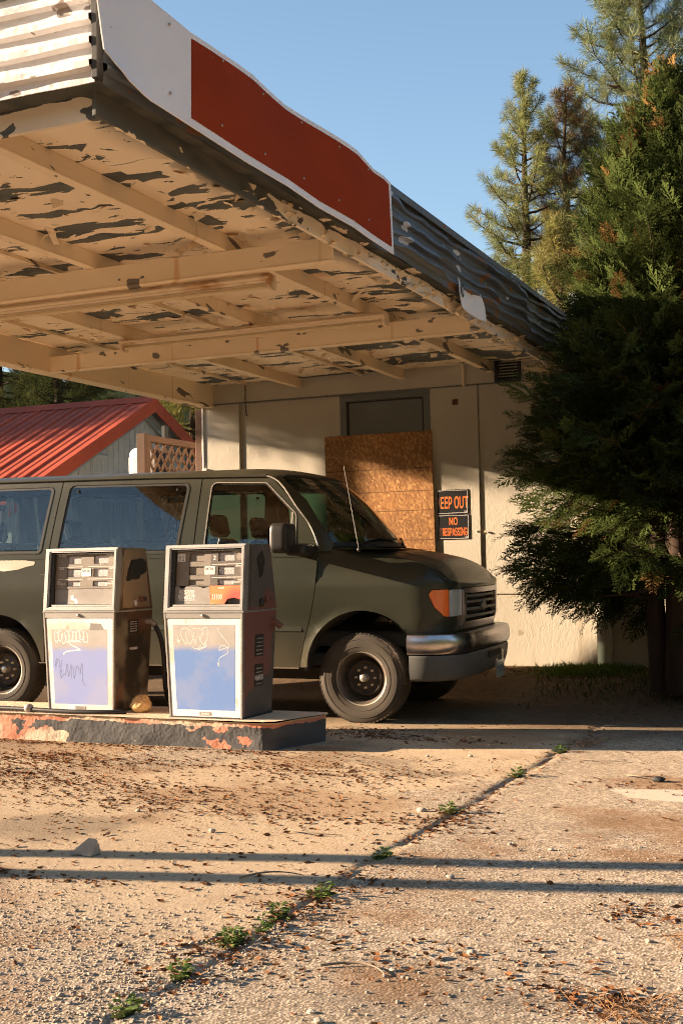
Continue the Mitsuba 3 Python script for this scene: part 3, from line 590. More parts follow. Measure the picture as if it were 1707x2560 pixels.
def pump(name, x0, y0, z0, label, kind):
    tag(name, label, 'gas pump', 'old gas pumps on the island')
    U = lambda V, w=0: np.column_stack([V[:, 0], V[:, 1] + .1 * (V[:, 2] - .775), V[:, 2]])          # upper part leans back
    Lo = lambda V: np.column_stack([V[:, 0] * (1 - .085 * (1 - V[:, 2] / .775)), V[:, 1] + .02 * (1 - V[:, 2] / .775), V[:, 2]])
    Wd = lambda V: V + np.array([x0, y0, z0])
    up = lambda m: (Wd(U(m[0])), m[1]); lo = lambda m: (Wd(Lo(m[0])), m[1])
    HOLD = {**{q_: 'front_door' for q_ in ('poster', 'name_plate', 'name_text', 'scribble', 'peeled_label', 'lock')},
            **{q_: 'display_panel' for q_ in ('display_window', 'digits', 'row_line', 'caption', 'sticker', 'sticker_text', 'grade_sticker', 'grade_text', 'number', 'round_seal')},
            **{q_: 'side_panel' for q_ in ('nozzle_cover', 'nozzle_ring', 'nozzle_rest', 'latch_knob')}, 'bezel_lip': 'bezel', 'notice_line': 'notice_plate', 'notice_text': 'notice_plate', 'card_marks': 'orange_card'}
    def add(p, m, b, **k): return put(name + '__' + (HOLD[p] + '__' if p in HOLD else '') + p, m, b, **k)
    # lower cabinet
    side = 'm_steel' if kind == 1 else 'm_darksteel'
    def frust(xa, xb, zs): 
        vs = []
        for z, hw, ya, yb in zs: vs += [(-hw, ya, z), (hw, ya, z), (hw, yb, z), (-hw, yb, z)]
        h = trimesh.convex.convex_hull(np.array(vs)); return np.array(h.vertices) + np.array([x0, y0, z0]), np.array(h.faces)
    add('lower_cabinet', frust(0, 0, [(0, .300, .030, .485), (.772, .330, .012, .54)]), side)
    add('base_skirt', frust(0, 0, [(-.012, .31, .01, .50), (.012, .306, .016, .49)]), 'm_dark')
    add('upper_cabinet', frust(0, 0, [(.778, .331, .062, .54), (1.268, .331, .112, .45)]), side)
    add('waist_strip', (Wd(cbox(-.338, .338, -.004, .545, .770, .783, .003)[0]), cbox(-.338, .338, -.004, .545, .770, .783, .003)[1]), 'm_alu')
    # bezel of the display
    bez = sbox(-.336, .780, .336, 1.272).difference(sbox(-.288, .815, .306, 1.240))
    add('bezel', up(ext(bez, 0.0, .06)), 'm_alu')
    inner = sbox(-.326, .790, .328, 1.262).difference(sbox(-.300, .808, .315, 1.25))
    add('bezel_lip', up(ext(inner, -.006, -.0005)), 'm_alu')
    add('recess_left', up(cbox(-.2878, -.262, .012, .0595, .816, 1.239, .001)), 'm_black')
    add('recess_top', up(cbox(-.261, .3055, .012, .0595, 1.226, 1.239, .001)), 'm_black')
    add('sill', up(cbox(-.261, .3055, .004, .0595, .816, .832, .002)), 'm_alu')
    rows = [(1.147, 1.212), (1.046, 1.111), (.972, 1.015)]
    face = sbox(-.260, .955 if kind == 1 else .968, .305, 1.225)
    wins = []
    for a, b in rows:
        for xa, xb in ((-.155, -.025), (.093, .228)): wins.append(sbox(xa, a, xb, b))
    f2 = face
    for w in wins: f2 = f2.difference(w)
    if kind == 1: add('display_panel', up(ext(f2, .040, .050)), 'm_dispbrown')
    else:
        add('display_panel', up(ext(f2.intersection(sbox(-.3, .9, .03, 1.3)), .040, .050)), 'm_dispbrown')
        add('display_panel', up(ext(f2.intersection(sbox(.0305, .9, .4, 1.3)), .038, .050)), 'm_dispdark')
    for q_, w in enumerate(wins):
        xa, za, xb, zb = w.bounds
        add('display_window', up(cbox(xa + .002, xb - .002, .0525, .058, za + .002, zb - .002, .001)), 'm_lcd' if (kind == 1 or q_ % 2) else 'm_dispbrown')
        if kind == 1 or q_ % 2: add('digits', up(mv(text('0000', (zb - za) * .5, .0006, False, .8), ((xa + xb) / 2 + .012, .0524, za + .008))), 'm_greypanel')
    for a, b in rows:
        for xa, xb in (((-.235, -.0), (.045, .298)) if kind == 1 else ((.04, .298),)): add('row_line', up(cbox(xa, xb, .0368, .0376 if kind == 2 else .0398, b + .012, b + .0155, .0002)), 'm_lettering')
    for s, x, z, hh in (('Purchase $', .245, 1.208, .012), ('Gallons', .262, 1.106, .012), ('Price', .275, 1.004, .011), ('Per Gallon $', .246, .988, .011)):
        add('caption', up(mv(text(s, hh, .0006, True, .75), (x, .0372 if kind == 2 else .0396, z))), 'm_lettering')
        if kind == 1: add('caption', up(mv(text(s, hh, .0006, True, .75), (-.205 if len(s) > 6 else -.225, .0396, z))), 'm_lettering')
    mx = .026 if kind == 2 else .03
    add('sticker', up(ext(rbox(mx - .044, mx + .044, 1.05, 1.112, .008), .0355, .0372)), 'm_white')
    add('sticker_text', up(mv(text('MTBE', .019, .0006, True, 1.0), (mx, .0352, 1.083))), 'm_ink')
    if kind == 2:
        add('grade_sticker', up(cbox(-.253, -.187, .036, .0395, 1.148, 1.209, .0008)), 'm_paper')
        add('grade_text', up(mv(text('92', .034, .0006, False, .9), (-.219, .0357, 1.155))), 'm_ink')
        add('number', up(mv(text('2', .030, .0006, True, 1), (.062, .0374, 1.158))), 'm_lettering')
        add('round_seal', up(ext(Point(.27, 1.178).buffer(.026), .036, .0375)), 'm_dispbrown')
        gp = Polygon([(-.262, .834), (.04, .834), (.036, .905), (.03, .962), (-.02, .95), (-.06, .963), (-.16, .965), (-.205, .945), (-.23, .966), (-.261, .966)])
        add('torn_card', up(ext(gp, .030, .033)), 'm_greypanel', label='torn grey card with stencilled lettering')
        add('card_text', up(mv(text('SERVICE', .022, .0006, True, .9), (-.16, .0296, .905))), 'm_lettering')
        add('card_text', up(mv(text('REMEDY', .026, .0006, True, 1.0), (-.16, .0296, .873))), 'm_lettering')
        add('card_frame', up(ext(sbox(-.222, .862, -.095, .935).difference(sbox(-.218, .866, -.099, .931)), .0293, .0299)), 'm_lettering')
        op = Polygon([(.04, .834), (.16, .834), (.185, .872), (.24, .88), (.285, .868), (.297, .85), (.303, .90), (.304, .967), (.034, .967), (.038, .90)])
        add('orange_card', up(ext(op, .029, .033)), 'm_cardorange', label='torn orange card with pink stain')
        add('card_marks', up(cat(*[ribbon([(.06 + .018 * q_, .905), (.065 + .018 * q_, .885), (.058 + .018 * q_, .868)], .006, .0285) for q_ in range(5)])), 'm_scribble')
        add('card_marks', up(cat(*[ribbon([(.05 + .02 * q_, .895), (.045 + .02 * q_, .872)], .005, .0283) for q_ in range(4)])), 'm_ink')
        add('card_text', up(mv(text('credit', .014, .0006, True, .9), (.13, .0286, .945))), 'm_lettering')
    else:
        add('lower_strip', up(cbox(-.260, .305, .042, .050, .833, .952, .002)), 'm_greypanel')
        add('scuff', up(cat(ext(Polygon([(-.11, .90), (-.08, .905), (-.075, .88), (-.045, .875), (-.04, .845), (-.06, .835), (-.07, .86), (-.105, .87)]), .0405, .0418))), 'm_white')
    # lower front: rail, lock, door with poster
    add('rail', lo(cbox(-.318, .318, -.004, .020, .727, .768, .003)), 'm_alu')
    add('lock', (Wd(blob(.013, 2, .02, sc=(1, .8, 1))[0] + [.003, -.008, .75]), blob(.013, 2, .02)[1]), 'm_alu', smooth=True)
    for sx in (-1, 1): add('edge_trim', lo(cbox(*(sorted((sx * .332, sx * .316))), -.006, .02, .0, .768, .003)), 'm_alu')
    add('front_door', lo(cbox(-.313, .313, -.001, .018, .004, .724, .003)), 'm_white')
    pz = (.06, .683) if kind == 2 else (.06, .64)
    pl = sbox(-.262, pz[0], .268, pz[1])
    add('poster', lo(ext(pl, -.0022, -.0012)), 'm_poster_two' if kind == 2 else 'm_poster_one')
    add('name_plate', lo(cbox(-.055, .05, -.004, -.0015, .020, .046, .0008)), 'm_greypanel')
    add('name_text', lo(mv(text('Gasoline', .014, .0006, True, .85), (-.002, -.0041, .027))), 'm_lettering' if kind == 2 else 'm_dispbrown')
    g = np.random.default_rng(kind * 11)
    strokes = []
    if kind == 2:
        for cx, cz, rx, rz, ph in ((-.155, .60, .034, .06, .5), (-.115, .59, .03, .05, 2.), (-.07, .60, .02, .06, 1.), (-.03, .615, .018, .04, 3.), (.02, .60, .016, .065, 4.), (.0, .56, .02, .03, 2.)):
            a = np.linspace(ph, ph + 5.2, 26); strokes.append(ribbon(np.stack([cx + rx * np.cos(a) + .012 * np.sin(2 * a), cz + rz * np.sin(a)], 1), .0032, -.0031))
        strokes += [ribbon([(-.24, .585), (-.2, .55)], .003, -.0031), ribbon([(-.22, .6), (-.215, .54)], .003, -.0031), ribbon([(-.24, .555), (-.19, .575)], .003, -.0031)]
        strokes.append(ribbon(smoothpath([(.12, .665), (.16, .60), (.20, .56), (.22, .53), (.17, .51), (.13, .50), (.16, .535), (.21, .49), (.17, .46), (.13, .43), (.13, .38), (.115, .41)], 60), .003, -.0031))
        strokes.append(ribbon(smoothpath([(-.09, .53), (-.02, .515), (.03, .53), (-.05, .50), (-.02, .535)], 20), .003, -.0031))
        add('scribble', lo(cat(*strokes)), 'm_scribble', label='white scratched graffiti scribble')
    else:
        for q_ in range(9):
            a = np.linspace(0, 5.6, 24) + q_; cx, cz = -.21 + .034 * q_, .585 + .012 * math.sin(q_ * 2.1)
            strokes.append(ribbon(np.stack([cx + .022 * np.cos(a), cz + .042 * np.sin(a) + .01 * np.cos(2.3 * a)], 1), .006, -.0031))
        strokes.append(ribbon(smoothpath([(-.15, .44), (-.08, .475), (.01, .485), (-.05, .51), (-.09, .53), (.02, .545)], 30), .009, -.0031))
        add('scribble', lo(cat(*strokes)), 'm_scribble', label='pale paint marker graffiti scribble')
        st = [ribbon(smoothpath(pp, 18), .0022, -.0032) for pp in ([(-.225, .42), (-.23, .36), (-.205, .41), (-.195, .35), (-.17, .40)], [(-.2, .30), (-.18, .33), (-.185, .27), (-.16, .29), (-.19, .255)], [(-.14, .28), (-.12, .36), (-.11, .27), (-.09, .35), (-.08, .26)], [(-.06, .35), (-.05, .27), (-.02, .36), (.0, .29), (.02, .38), (.03, .28), (.035, .22), (.06, .20)])]
        add('scribble', lo(cat(*st)), 'm_ink', label='thin black marker graffiti')
        add('peeled_label', lo(ext(Polygon([(.11, .69), (.2, .685), (.235, .64), (.225, .635), (.10, .635), (.105, .66)]), -.0032, -.0024)), 'm_greypanel')
    # right side: panel, plates, nozzle rest, hose outlet
    def sd(m, up_=True):      # (y along depth, z) authored as x->depth, y->out
        v = m[0]; out = -v[:, 1]; dep = v[:, 0]; z = v[:, 2]
        hw = .331 if up_ else .300 + .030 * (z / .772)
        return np.stack([x0 + hw + out, y0 + dep, z0 + z], 1), m[1]
    add('side_panel', sd(ext(Polygon([(.105, .80), (.495, .80), (.428, 1.250), (.142, 1.250)]), -.006, -.0005)), 'm_tanpanel' if kind == 1 else 'm_darksteel')
    if kind == 1:
        bt = Polygon([(.17, 1.02), (.20, 1.10), (.24, 1.16), (.31, 1.165), (.36, 1.17), (.40, 1.15), (.40, 1.09), (.36, 1.07), (.35, 1.10), (.31, 1.06), (.25, 1.03), (.21, 1.04)]).buffer(.012)
        add('nozzle_cover', sd(ext(bt, -.03, -.0065)), 'm_black', label='black melted nozzle cover')
        add('nozzle_ring', (np.array(trimesh.creation.torus(.03, .011).vertices)[:, [2, 0, 1]] + [x0 + .345, y0 + .30, z0 + 1.06], np.array(trimesh.creation.torus(.03, .011).faces)), 'm_black', smooth=True)
    else:
        add('nozzle_cover', sd(ext(Polygon([(.22, 1.16), (.3, 1.22), (.34, 1.15), (.30, 1.04), (.26, 1.02), (.24, 1.10)]), -.012, -.0065)), 'm_black', label='burnt black patch of the nozzle rest')
    add('nozzle_rest', sd(cat(ext(sbox(.33, .84, .36, .885), -.03, -.0065), ext(sbox(.38, .845, .43, .88).difference(sbox(.392, .855, .418, .87)), -.02, -.0065))), 'm_darksteel')
    add('latch_knob', (np.array(trimesh.creation.icosphere(2, .024).vertices) * [1, 1, 1.3] + [x0 + .345, y0 + .27, z0 + .835], np.array(trimesh.creation.icosphere(2, .024).faces)), 'm_alu' if kind == 1 else 'm_black', smooth=True)
    for za, zb in (((.60, .70),) if kind == 1 else ((.44, .60), (.22, .38))):
        add('notice_plate', sd(ext(sbox(.2, za, .33, zb), -.004, -.0005), False), 'm_black')
        for q_ in range(5): add('notice_line', sd(ext(sbox(.215, za + .012 + q_ * (zb - za) / 5.6, .315, za + .020 + q_ * (zb - za) / 5.6), -.0052, -.0042), False), 'm_greypanel')
    if kind == 2: add('notice_text', (lambda m: (np.stack([x0 + .3155 - .0 + .0 * m[0][:, 1] + .0005, y0 + .265 + m[0][:, 0], z0 + .27 + m[0][:, 2]], 1), m[1]))(text('UNLEADED', .03, .0006, True, .6)), 'm_lettering')
    else: add('notice_text', (lambda m: (np.stack([x0 + .318 - m[0][:, 1], y0 + .28 + m[0][:, 0], z0 + .47 + m[0][:, 2]], 1), m[1]))(text('Gasoline', .024, .001, True, .8)), 'm_lettering')
    add('hose_outlet', tube([(x0 + .31, y0 + .46, z0 + .68), (x0 + .36, y0 + .47, z0 + .68), (x0 + .40, y0 + .475, z0 + .645)], .024, 12), 'm_alu' if kind == 1 else 'm_darksteel', smooth=30)
    if kind == 1:
        add('hose', tube(smoothpath([(x0 + .39, y0 + .475, z0 + .65), (x0 + .44, y0 + .48, z0 + .55), (x0 + .465, y0 + .49, z0 + .35), (x0 + .46, y0 + .52, z0 + .12), (x0 + .45, y0 + .60, z0 + .012)], 26), .019, 10), 'm_black', smooth=True)
pump('gas_pump', -4.617, 7.97, .206, 'right gas pump with orange card and a 92 sticker', 2)
pump('gas_pump_001', -5.778, 8.06, .206, 'left gas pump with tan side panel and hanging hose', 1)

k = 'fuel_hose'; tag(k, 'black fuel hose lying along the island edge beside the left pump', 'hose')
put(k + '__tube', tube(smoothpath([(-7.2, 7.99, .225), (-6.6, 8.0, .226), (-6.25, 7.985, .228), (-5.9, 7.965, .224), (-5.55, 7.99, .223), (-5.35, 8.06, .223)], 40), .017, 10), 'm_black', smooth=True)
put(k + '__swivel', mv(blob(.036, 2, .02, sc=(1.1, 1, 1)), (-6.20, 7.985, .235)), 'm_greypanel', smooth=True)
k = 'crumpled_bag'; tag(k, 'crumpled brown paper bag between the two pumps', 'paper bag')
v, f = blob(.078, 4, .34, 1.5, 3, (1.05, .9, .98)); put(k, (v + [-5.30, 8.19, .268], f), 'm_bag', smooth=20)

# ------------------------------------------------------------------ van
V_ = 'passenger_van'
tag(V_, 'dusty dark olive passenger van parked under the canopy', 'van')
va, vp = math.radians(4.0), math.radians(.6)
FW = np.array([math.cos(va), math.sin(va), 0]); LF = np.array([-math.sin(va), math.cos(va), 0])
VO = np.array([-4.02, 9.42, 0]) + LF
FWp = FW * math.cos(vp) - np.array([0, 0, 1]) * math.sin(vp); UPp = np.cross(FWp, LF)
VM = np.eye(4); VM[:3, 0] = FWp; VM[:3, 1] = LF; VM[:3, 2] = UPp; VM[:3, 3] = VO
def van(part, m, b, **k): return put(V_ + '__' + part, xf(m, VM), b, **k)
Wz = lambda z: np.interp(z, [.38, .45, .60, .77, .80, 1.0, 1.16, 1.19, 1.25, 1.40, *np.linspace(1.44, 2.2, 20)], [.94, .965, .985, .995, .985, 1.0, 1.002, .992, .99, .975, *(.975 - .125 * ((np.linspace(1.44, 2.2, 20) - 1.40) / .67) ** 1.25)])
Wg = lambda z: .975 - .125 * (np.maximum(z - 1.40, .0) / .67) ** 1.25
def sidefn(sg, off=0.0): return lambda P: np.stack([P[:, 0], sg * (Wz(P[:, 1]) + off), P[:, 1]], 1)
def arch(s, r=.455, zc=.42): return Point(s, zc).buffer(r, quad_segs=16).union(sbox(s - r, 0, s + r, zc))
w1 = Polygon([(-4.12, 1.43), (-4.05, 2.035), (-2.95, 2.035), (-3.03, 1.43)]); w2 = Polygon([(-2.86, 1.425), (-2.785, 2.045), (-1.575, 2.035), (-1.655, 1.42)])
w3 = Polygon([(-1.395, 1.43), (-1.36, 2.026), (-.85, 2.010), (-.56, 1.735), (-.545, 1.43)])
rd = lambda p, r: p.buffer(-r).buffer(r, quad_segs=6)
w1, w2, w3 = rd(w1, .05), rd(w2, .06), rd(w3, .05)
wrear = Polygon([(-4.55, 1.43), (-4.5, 2.03), (-4.2, 2.03), (-4.24, 1.43)])
g_ = .005
p_rear = Polygon([(-4.47, .50), (-4.47, 2.085), (-2.863 - g_, 2.088), (-2.94 - g_, 1.46), (-2.99 - g_, .455)]).difference(arch(-3.48)).difference(w1)
p_mid = Polygon([(-2.863 + g_, 2.088), (-1.462 - g_, 2.078), (-1.495 - g_, 1.48), (-1.51 - g_, .452), (-2.99 + g_, .455), (-2.94 + g_, 1.46)]).difference(w2)
p_door = Polygon([(-1.462 + g_, 2.078), (-.815, 2.062), (-.60, 1.85), (-.41, 1.60), (-.358, 1.47), (-.352, 1.30), (-.375, 1.05), (-.43, .82), (-.475, .66), (-.525, .445), (-1.51 + g_, .452), (-1.495 + g_, 1.48)]).difference(w3)
for sg in (-1, 1):
    inn = (0, -sg * .03, 0)
    nm = '' 
    van('rear_side_panel', skin(p_rear, sidefn(sg), .07, inn), 'm_van', smooth=30)
    van('side_door', skin(p_mid, sidefn(sg), .07, inn), 'm_van', smooth=30)
    van('front_door', skin(p_door, sidefn(sg), .06, inn), 'm_van', smooth=30)
    for wn, gl in ((w1, 'm_glass_tint'), (w2, 'm_glass_tint'), (w3, 'm_glass_clear')):
        tint = gl == 'm_glass_tint'
        gm_ = skin(wn.buffer(-.004), sidefn(sg, -.004 if tint else -.014), .09)
        zz_ = gm_[0][:, 2]; dw_ = (Wg(zz_ + .01) - Wg(zz_ - .01)) / .02
        nn_ = np.stack([zz_ * 0, zz_ * 0 + sg, -dw_], 1); nn_ /= np.linalg.norm(nn_, axis=1, keepdims=True)
        gm_ = xf(gm_, VM); path_ = meshkit.write_ply(gm_, True, normals=nn_ @ VM[:3, :3].T)
        scene[pkey(V_ + '__side_window')] = {'type': 'ply', 'filename': path_, 'face_normals': False, 'bsdf': {'type': 'ref', 'id': gl}}
        van('window_seal', skin(wn.buffer(-.002).difference(wn.buffer(-.022 if tint else -.014)), sidefn(sg, -.002 if tint else -.008), .05, (0, -sg * .006, 0)), 'm_black', smooth=30)
        van('window_trim', skin(wn.buffer(.008).difference(wn.buffer(-.001)), sidefn(sg, .004), .05, (0, -sg * .006, 0)), 'm_trimline' if not tint else 'm_van', smooth=30)
    for s0, z0 in ((-2.69, 1.985), (-1.69, 1.975)): van('window_latch', mv(blob(.014, 2, .02), (s0, sg * (Wz(z0) + .002), z0)), 'm_black', smooth=True)
    rs = np.array([[-4.45, 2.098], [-2.0, 2.092], [-.86, 2.072]])
    van('drip_rail', tube([(s, sg * (Wz(z) + .008), z) for s, z in rs], .011, 6), 'm_van', smooth=True)
    van('drip_rail', tube(smoothpath([(-.86, sg * (Wz(2.07) + .006), 2.072), (-.80, sg * .86, 2.058), (-.58, sg * .903, 1.83), (-.43, sg * .935, 1.64), (-.365, sg * .962, 1.52), (-.345, sg * .966, 1.46)], 22), .008, 6), 'm_trimline', smooth=True)
    van('drip_rail', skin(sbox(-4.45, 2.076, -.86, 2.090), sidefn(sg, -.004), .2, inn), 'm_black')
    for s0, s1 in ((-2.96, -1.52), (-1.50, -.49)): van('side_molding', skin(sbox(s0, .755, s1, .795), sidefn(sg, .006), .1, (0, -sg * .01, 0)), 'm_van', smooth=30)
    for s0, s1 in ((-3.05, -1.52), (-1.50, -.53)): van('rocker_line', skin(sbox(s0, .440, s1, .450), sidefn(sg, .004), .1, (0, -sg * .01, 0)), 'm_trimline')  # thin pale line along the lower body edge
    for s0, s1 in ((-4.45, -2.97), (-2.93, -1.50), (-1.49, -.37)): van('belt_molding', skin(sbox(s0, 1.375, s1, 1.395), sidefn(sg, .005), .1, (0, -sg * .008, 0)), 'm_van', smooth=30)
    van('door_handle', cat(mv(cbox(-.11, .11, -.012, .012, -.022, .022, .008), (-1.32, sg * .996, 1.25))), 'm_black')
# A pillar strip and quarter vent bar
    ap = Polygon([(-.815 + g_, 2.062), (-.75, 2.075), (-.50, 1.86), (-.33, 1.62), (-.24, 1.50), (-.24, 1.42), (-.352 + g_, 1.42), (-.358 + g_, 1.47), (-.41 + g_, 1.60), (-.60 + g_, 1.85)])
    van('front_pillar', skin(ap, lambda P, sg=sg: np.stack([P[:, 0], sg * (Wz(P[:, 1]) - .03 * np.clip((P[:, 0] + .8) / .5, 0, 1) * 0 - np.clip((P[:, 0] - np.interp(P[:, 1], [1.42, 1.5, 1.6, 1.85, 2.06], [-.35, -.36, -.41, -.60, -.815])) / .12, 0, 1) ** 2 * .05), P[:, 1]], 1), .03, inn), 'm_van', smooth=35)
    van('vent_bar', skin(sbox(-.605, 1.44, -.585, 1.755), sidefn(sg, -.004), .05, (0, -sg * .015, 0)), 'm_trimline')
    van('vent_frame', skin(Polygon([(-.583, 1.44), (-.583, 1.74), (-.56, 1.72), (-.548, 1.6), (-.546, 1.44)]), sidefn(sg, -.006), .05, (0, -sg * .01, 0)), 'm_van')
van('bare_patch', skin(Polygon([(-4.3, 1.29), (-4.3, 1.37), (-3.2, 1.37), (-3.08, 1.355), (-3.09, 1.325), (-3.17, 1.31), (-3.26, 1.285), (-3.4, 1.27), (-3.6, 1.285), (-3.9, 1.265)]), sidefn(-1, .0025), .05, (0, .002, 0)), 'm_bare', label='bare patch where the paint has peeled off')
# roof
def rooffn(P):
    s, y = P[:, 0], P[:, 1]
    a = np.abs(y) / .845
    z = 2.185 - .06 * a ** 2 - .055 * np.clip((a - .80) / .2, 0, 1) ** 2
    fr = np.clip((s + 1.25 + .0 * y) / .70, 0, 1)
    z = z - .105 * fr ** 2.4
    return np.stack([s, y, z], 1)
stop_ = lambda y: -.55 - .22 * (y / .8) ** 2
yy = np.linspace(-.845, .845, 30)
roofp = Polygon([(-4.45, -.845), *[(max(stop_(y), -.80) if abs(y) < .8 else -.80, y) for y in yy], (-4.45, .845)])
van('roof', skin(roofp, rooffn, .07, (0, 0, -.03)), 'm_van', smooth=40)
# windscreen
sbot = lambda y: .07 - .34 * (y / .8) ** 2
def wsfn(P):                     # P = (y, t) t: 0 bottom .. 1 top
    y, t = P[:, 0], P[:, 1]
    yy = y * (1.0 - .04 * t)
    s = sbot(y) * (1 - t) + stop_(y) * t
    zt = rooffn(np.stack([stop_(y), yy], 1))[:, 2]
    z = 1.47 * (1 - t) + (zt - .008) * t + .045 * np.sin(np.pi * t)
    return np.stack([s, yy, z], 1)
van('windscreen', skin(sbox(-.815, 0.0, .815, 1.0), wsfn, .05), 'm_glass_clear', smooth=True)
van('windscreen_seal', skin(sbox(-.835, -.02, .835, 1.01).difference(sbox(-.79, .03, .79, .965)), lambda P: wsfn(P) + [.004, 0, .004], .05, (-.01, 0, -.01)), 'm_black', smooth=35)
# nose wrap: perimeter path
def perim():
    pts = []
    for s in np.linspace(-.36, .42, 20)[:-1]: pts.append((s, 1.0))
    for a in np.linspace(np.pi / 2, 0, 40):       # from side to front
        ca, sa = max(math.cos(a), 0), max(math.sin(a), 0)
        pts.append((.42 + .36 * ca ** (2 / 2.7), .62 + .38 * sa ** (2 / 2.7)))
    for y in np.linspace(.62, 0, 14)[1:]: pts.append((.78 + .03 * (1 - (y / .62) ** 2), y))
    return np.array(pts)
PR = perim(); half = np.r_[0, np.cumsum(np.linalg.norm(np.diff(PR, axis=0), axis=1))]; HL = half[-1]
PATH = np.vstack([PR * [1, -1], (PR[::-1] * [1, 1])[1:]]); PU = np.r_[half - HL, (HL - half[::-1])[1:]]
tang = np.gradient(PATH, axis=0); tang /= np.linalg.norm(tang, axis=1, keepdims=True); NRM = np.stack([tang[:, 1], -tang[:, 0]], 1)
def u_of_s(s): return float(np.interp(s, PR[:20, 0], half[:20] - HL))          # right side
def at_u(u): return np.stack([np.interp(u, PU, PATH[:, 0]), np.interp(u, PU, PATH[:, 1])], 1), np.stack([np.interp(u, PU, NRM[:, 0]), np.interp(u, PU, NRM[:, 1])], 1)
def ztop(s): return np.interp(s, [-.36, 0, .3, .6, .72, .80], [1.46, 1.415, 1.36, 1.285, 1.22, 1.13])
def nosefn(off=0.0):
    def fn(P):
        p, nrm = at_u(P[:, 0]); z = P[:, 1]; s = p[:, 0]
        front = np.clip((s - .35) / .35, 0, 1)
        b = np.clip((s + .42) / .4, 0, 1)
        w_side = 1.0 - Wz(z)
        roll = np.clip((z - 1.16) / np.maximum(ztop(s) - 1.16, .02), 0, 1.3) ** 2 * (.14 * b * (1 - front) + .05 * front) + .012 * np.clip((z - 1.16) / .02, 0, 1) * (1 - front)
        ins = np.where(z > 1.16, w_side * (1 - b) + roll * 1.0, w_side * (1 - front)) + front * np.clip((.86 - z) / .12, 0, 1) * .035
        flare = .014 * np.exp(-((np.hypot(s - .02, z - .42) - .47) / .04) ** 2) * (1 - front)
        q = p + nrm * (off - ins + flare)[:, None]
        return np.column_stack([q, z])
    return fn
uF = u_of_s(-.36); uarch = u_of_s(.02)
def arch_u(u0, sg): return Point(u0 - sg * .02, .44).buffer(.49, quad_segs=16).union(sbox(u0 - sg * .02 - .49, 0, u0 - sg * .02 + .49, .44))
us = np.linspace(-HL, HL, 120); sS = at_u(us)[0][:, 0]
topline = [(u, float(ztop(s))) for u, s in zip(us, sS)]
# left edge follows the door line
def dl(z): return float(np.interp(z, [.445, .66, .82, 1.05, 1.30, 1.47], [-.525, -.475, -.43, -.375, -.352, -.358])) + .006
ext_u = lambda s: -HL + (s + .36)
edgeL = [(ext_u(dl(z)), z) for z in (1.455, 1.30, 1.05, .82, .66, .455)]
# allow the path to run a little further back than -.36
PU = np.r_[PU[0] - .3, PU, PU[-1] + .3]; PATH = np.vstack([PATH[0] - [.3, 0], PATH, PATH[-1] - [.3, 0]]); NRM = np.vstack([NRM[0], NRM, NRM[-1]])
nose = Polygon(edgeL[::-1] + topline[1:-1] + [(-u, z) for u, z in edgeL])
nose = nose.difference(arch_u(-HL + .38, -1)).difference(arch_u(HL - .38, 1))
nose = nose.difference(sbox(-HL + .36 + .48, 0, HL - .36 - .48, .73))
uS = lambda y: float(np.interp(-y, PR[::-1, 1], (half - HL)[::-1])) if y < 0 else -float(np.interp(y, PR[::-1, 1], (half - HL)[::-1]))
u_sig = u_of_s(.42) + .185; u_mid = uS(-.86); u_gr = uS(-.605)
sigp = rd(Polygon([(u_sig, 1.06), (u_sig + .03, 1.095), (u_mid, 1.10), (u_mid, .875), (u_sig + .13, .885), (u_sig + .05, .955)]), .015)
hlp = sbox(u_mid + .008, .880, u_gr - .006, 1.095)
grp = rbox(u_gr + .004, -u_gr - .004, .77, 1.105, .02)
mirp = lambda p: affinity.scale(p, -1, 1, origin=(0, 0))
for c_ in (sigp, mirp(sigp), hlp, mirp(hlp), grp): nose = nose.difference(c_.buffer(.004))
van('front_body', skin(nose, nosefn(), .035, lambda P: nosefn(-.03)(P)), 'm_van', smooth=35)
for pl in (sigp, mirp(sigp)): van('turn_signal', skin(pl, nosefn(.006), .03, lambda P: nosefn(-.03)(P)), 'm_amber', smooth=40)
for pl in (hlp, mirp(hlp)): van('headlight', skin(pl, nosefn(.003), .03, lambda P: nosefn(-.03)(P)), 'm_lamp', smooth=40)
van('grille_frame', skin(grp.difference(rbox(u_gr + .055, -u_gr - .055, .825, 1.06, .015)), nosefn(.022), .03, lambda P: nosefn(-.02)(P)), 'm_chrome', smooth=40)
van('grille_back', skin(grp.buffer(-.01), nosefn(-.045), .08), 'm_dark')
for z in (.865, .925, .985, 1.035): van('grille_bar', skin(sbox(u_gr + .05, z - .011, -u_gr - .05, z + .011), nosefn(.012), .08, lambda P: nosefn(-.02)(P)), 'm_valance', smooth=40)
van('grille_emblem', skin(affinity.scale(Point(0, .945).buffer(1, 10), .085, .04), nosefn(.02), .03, lambda P: nosefn(.0)(P)), 'm_valance')
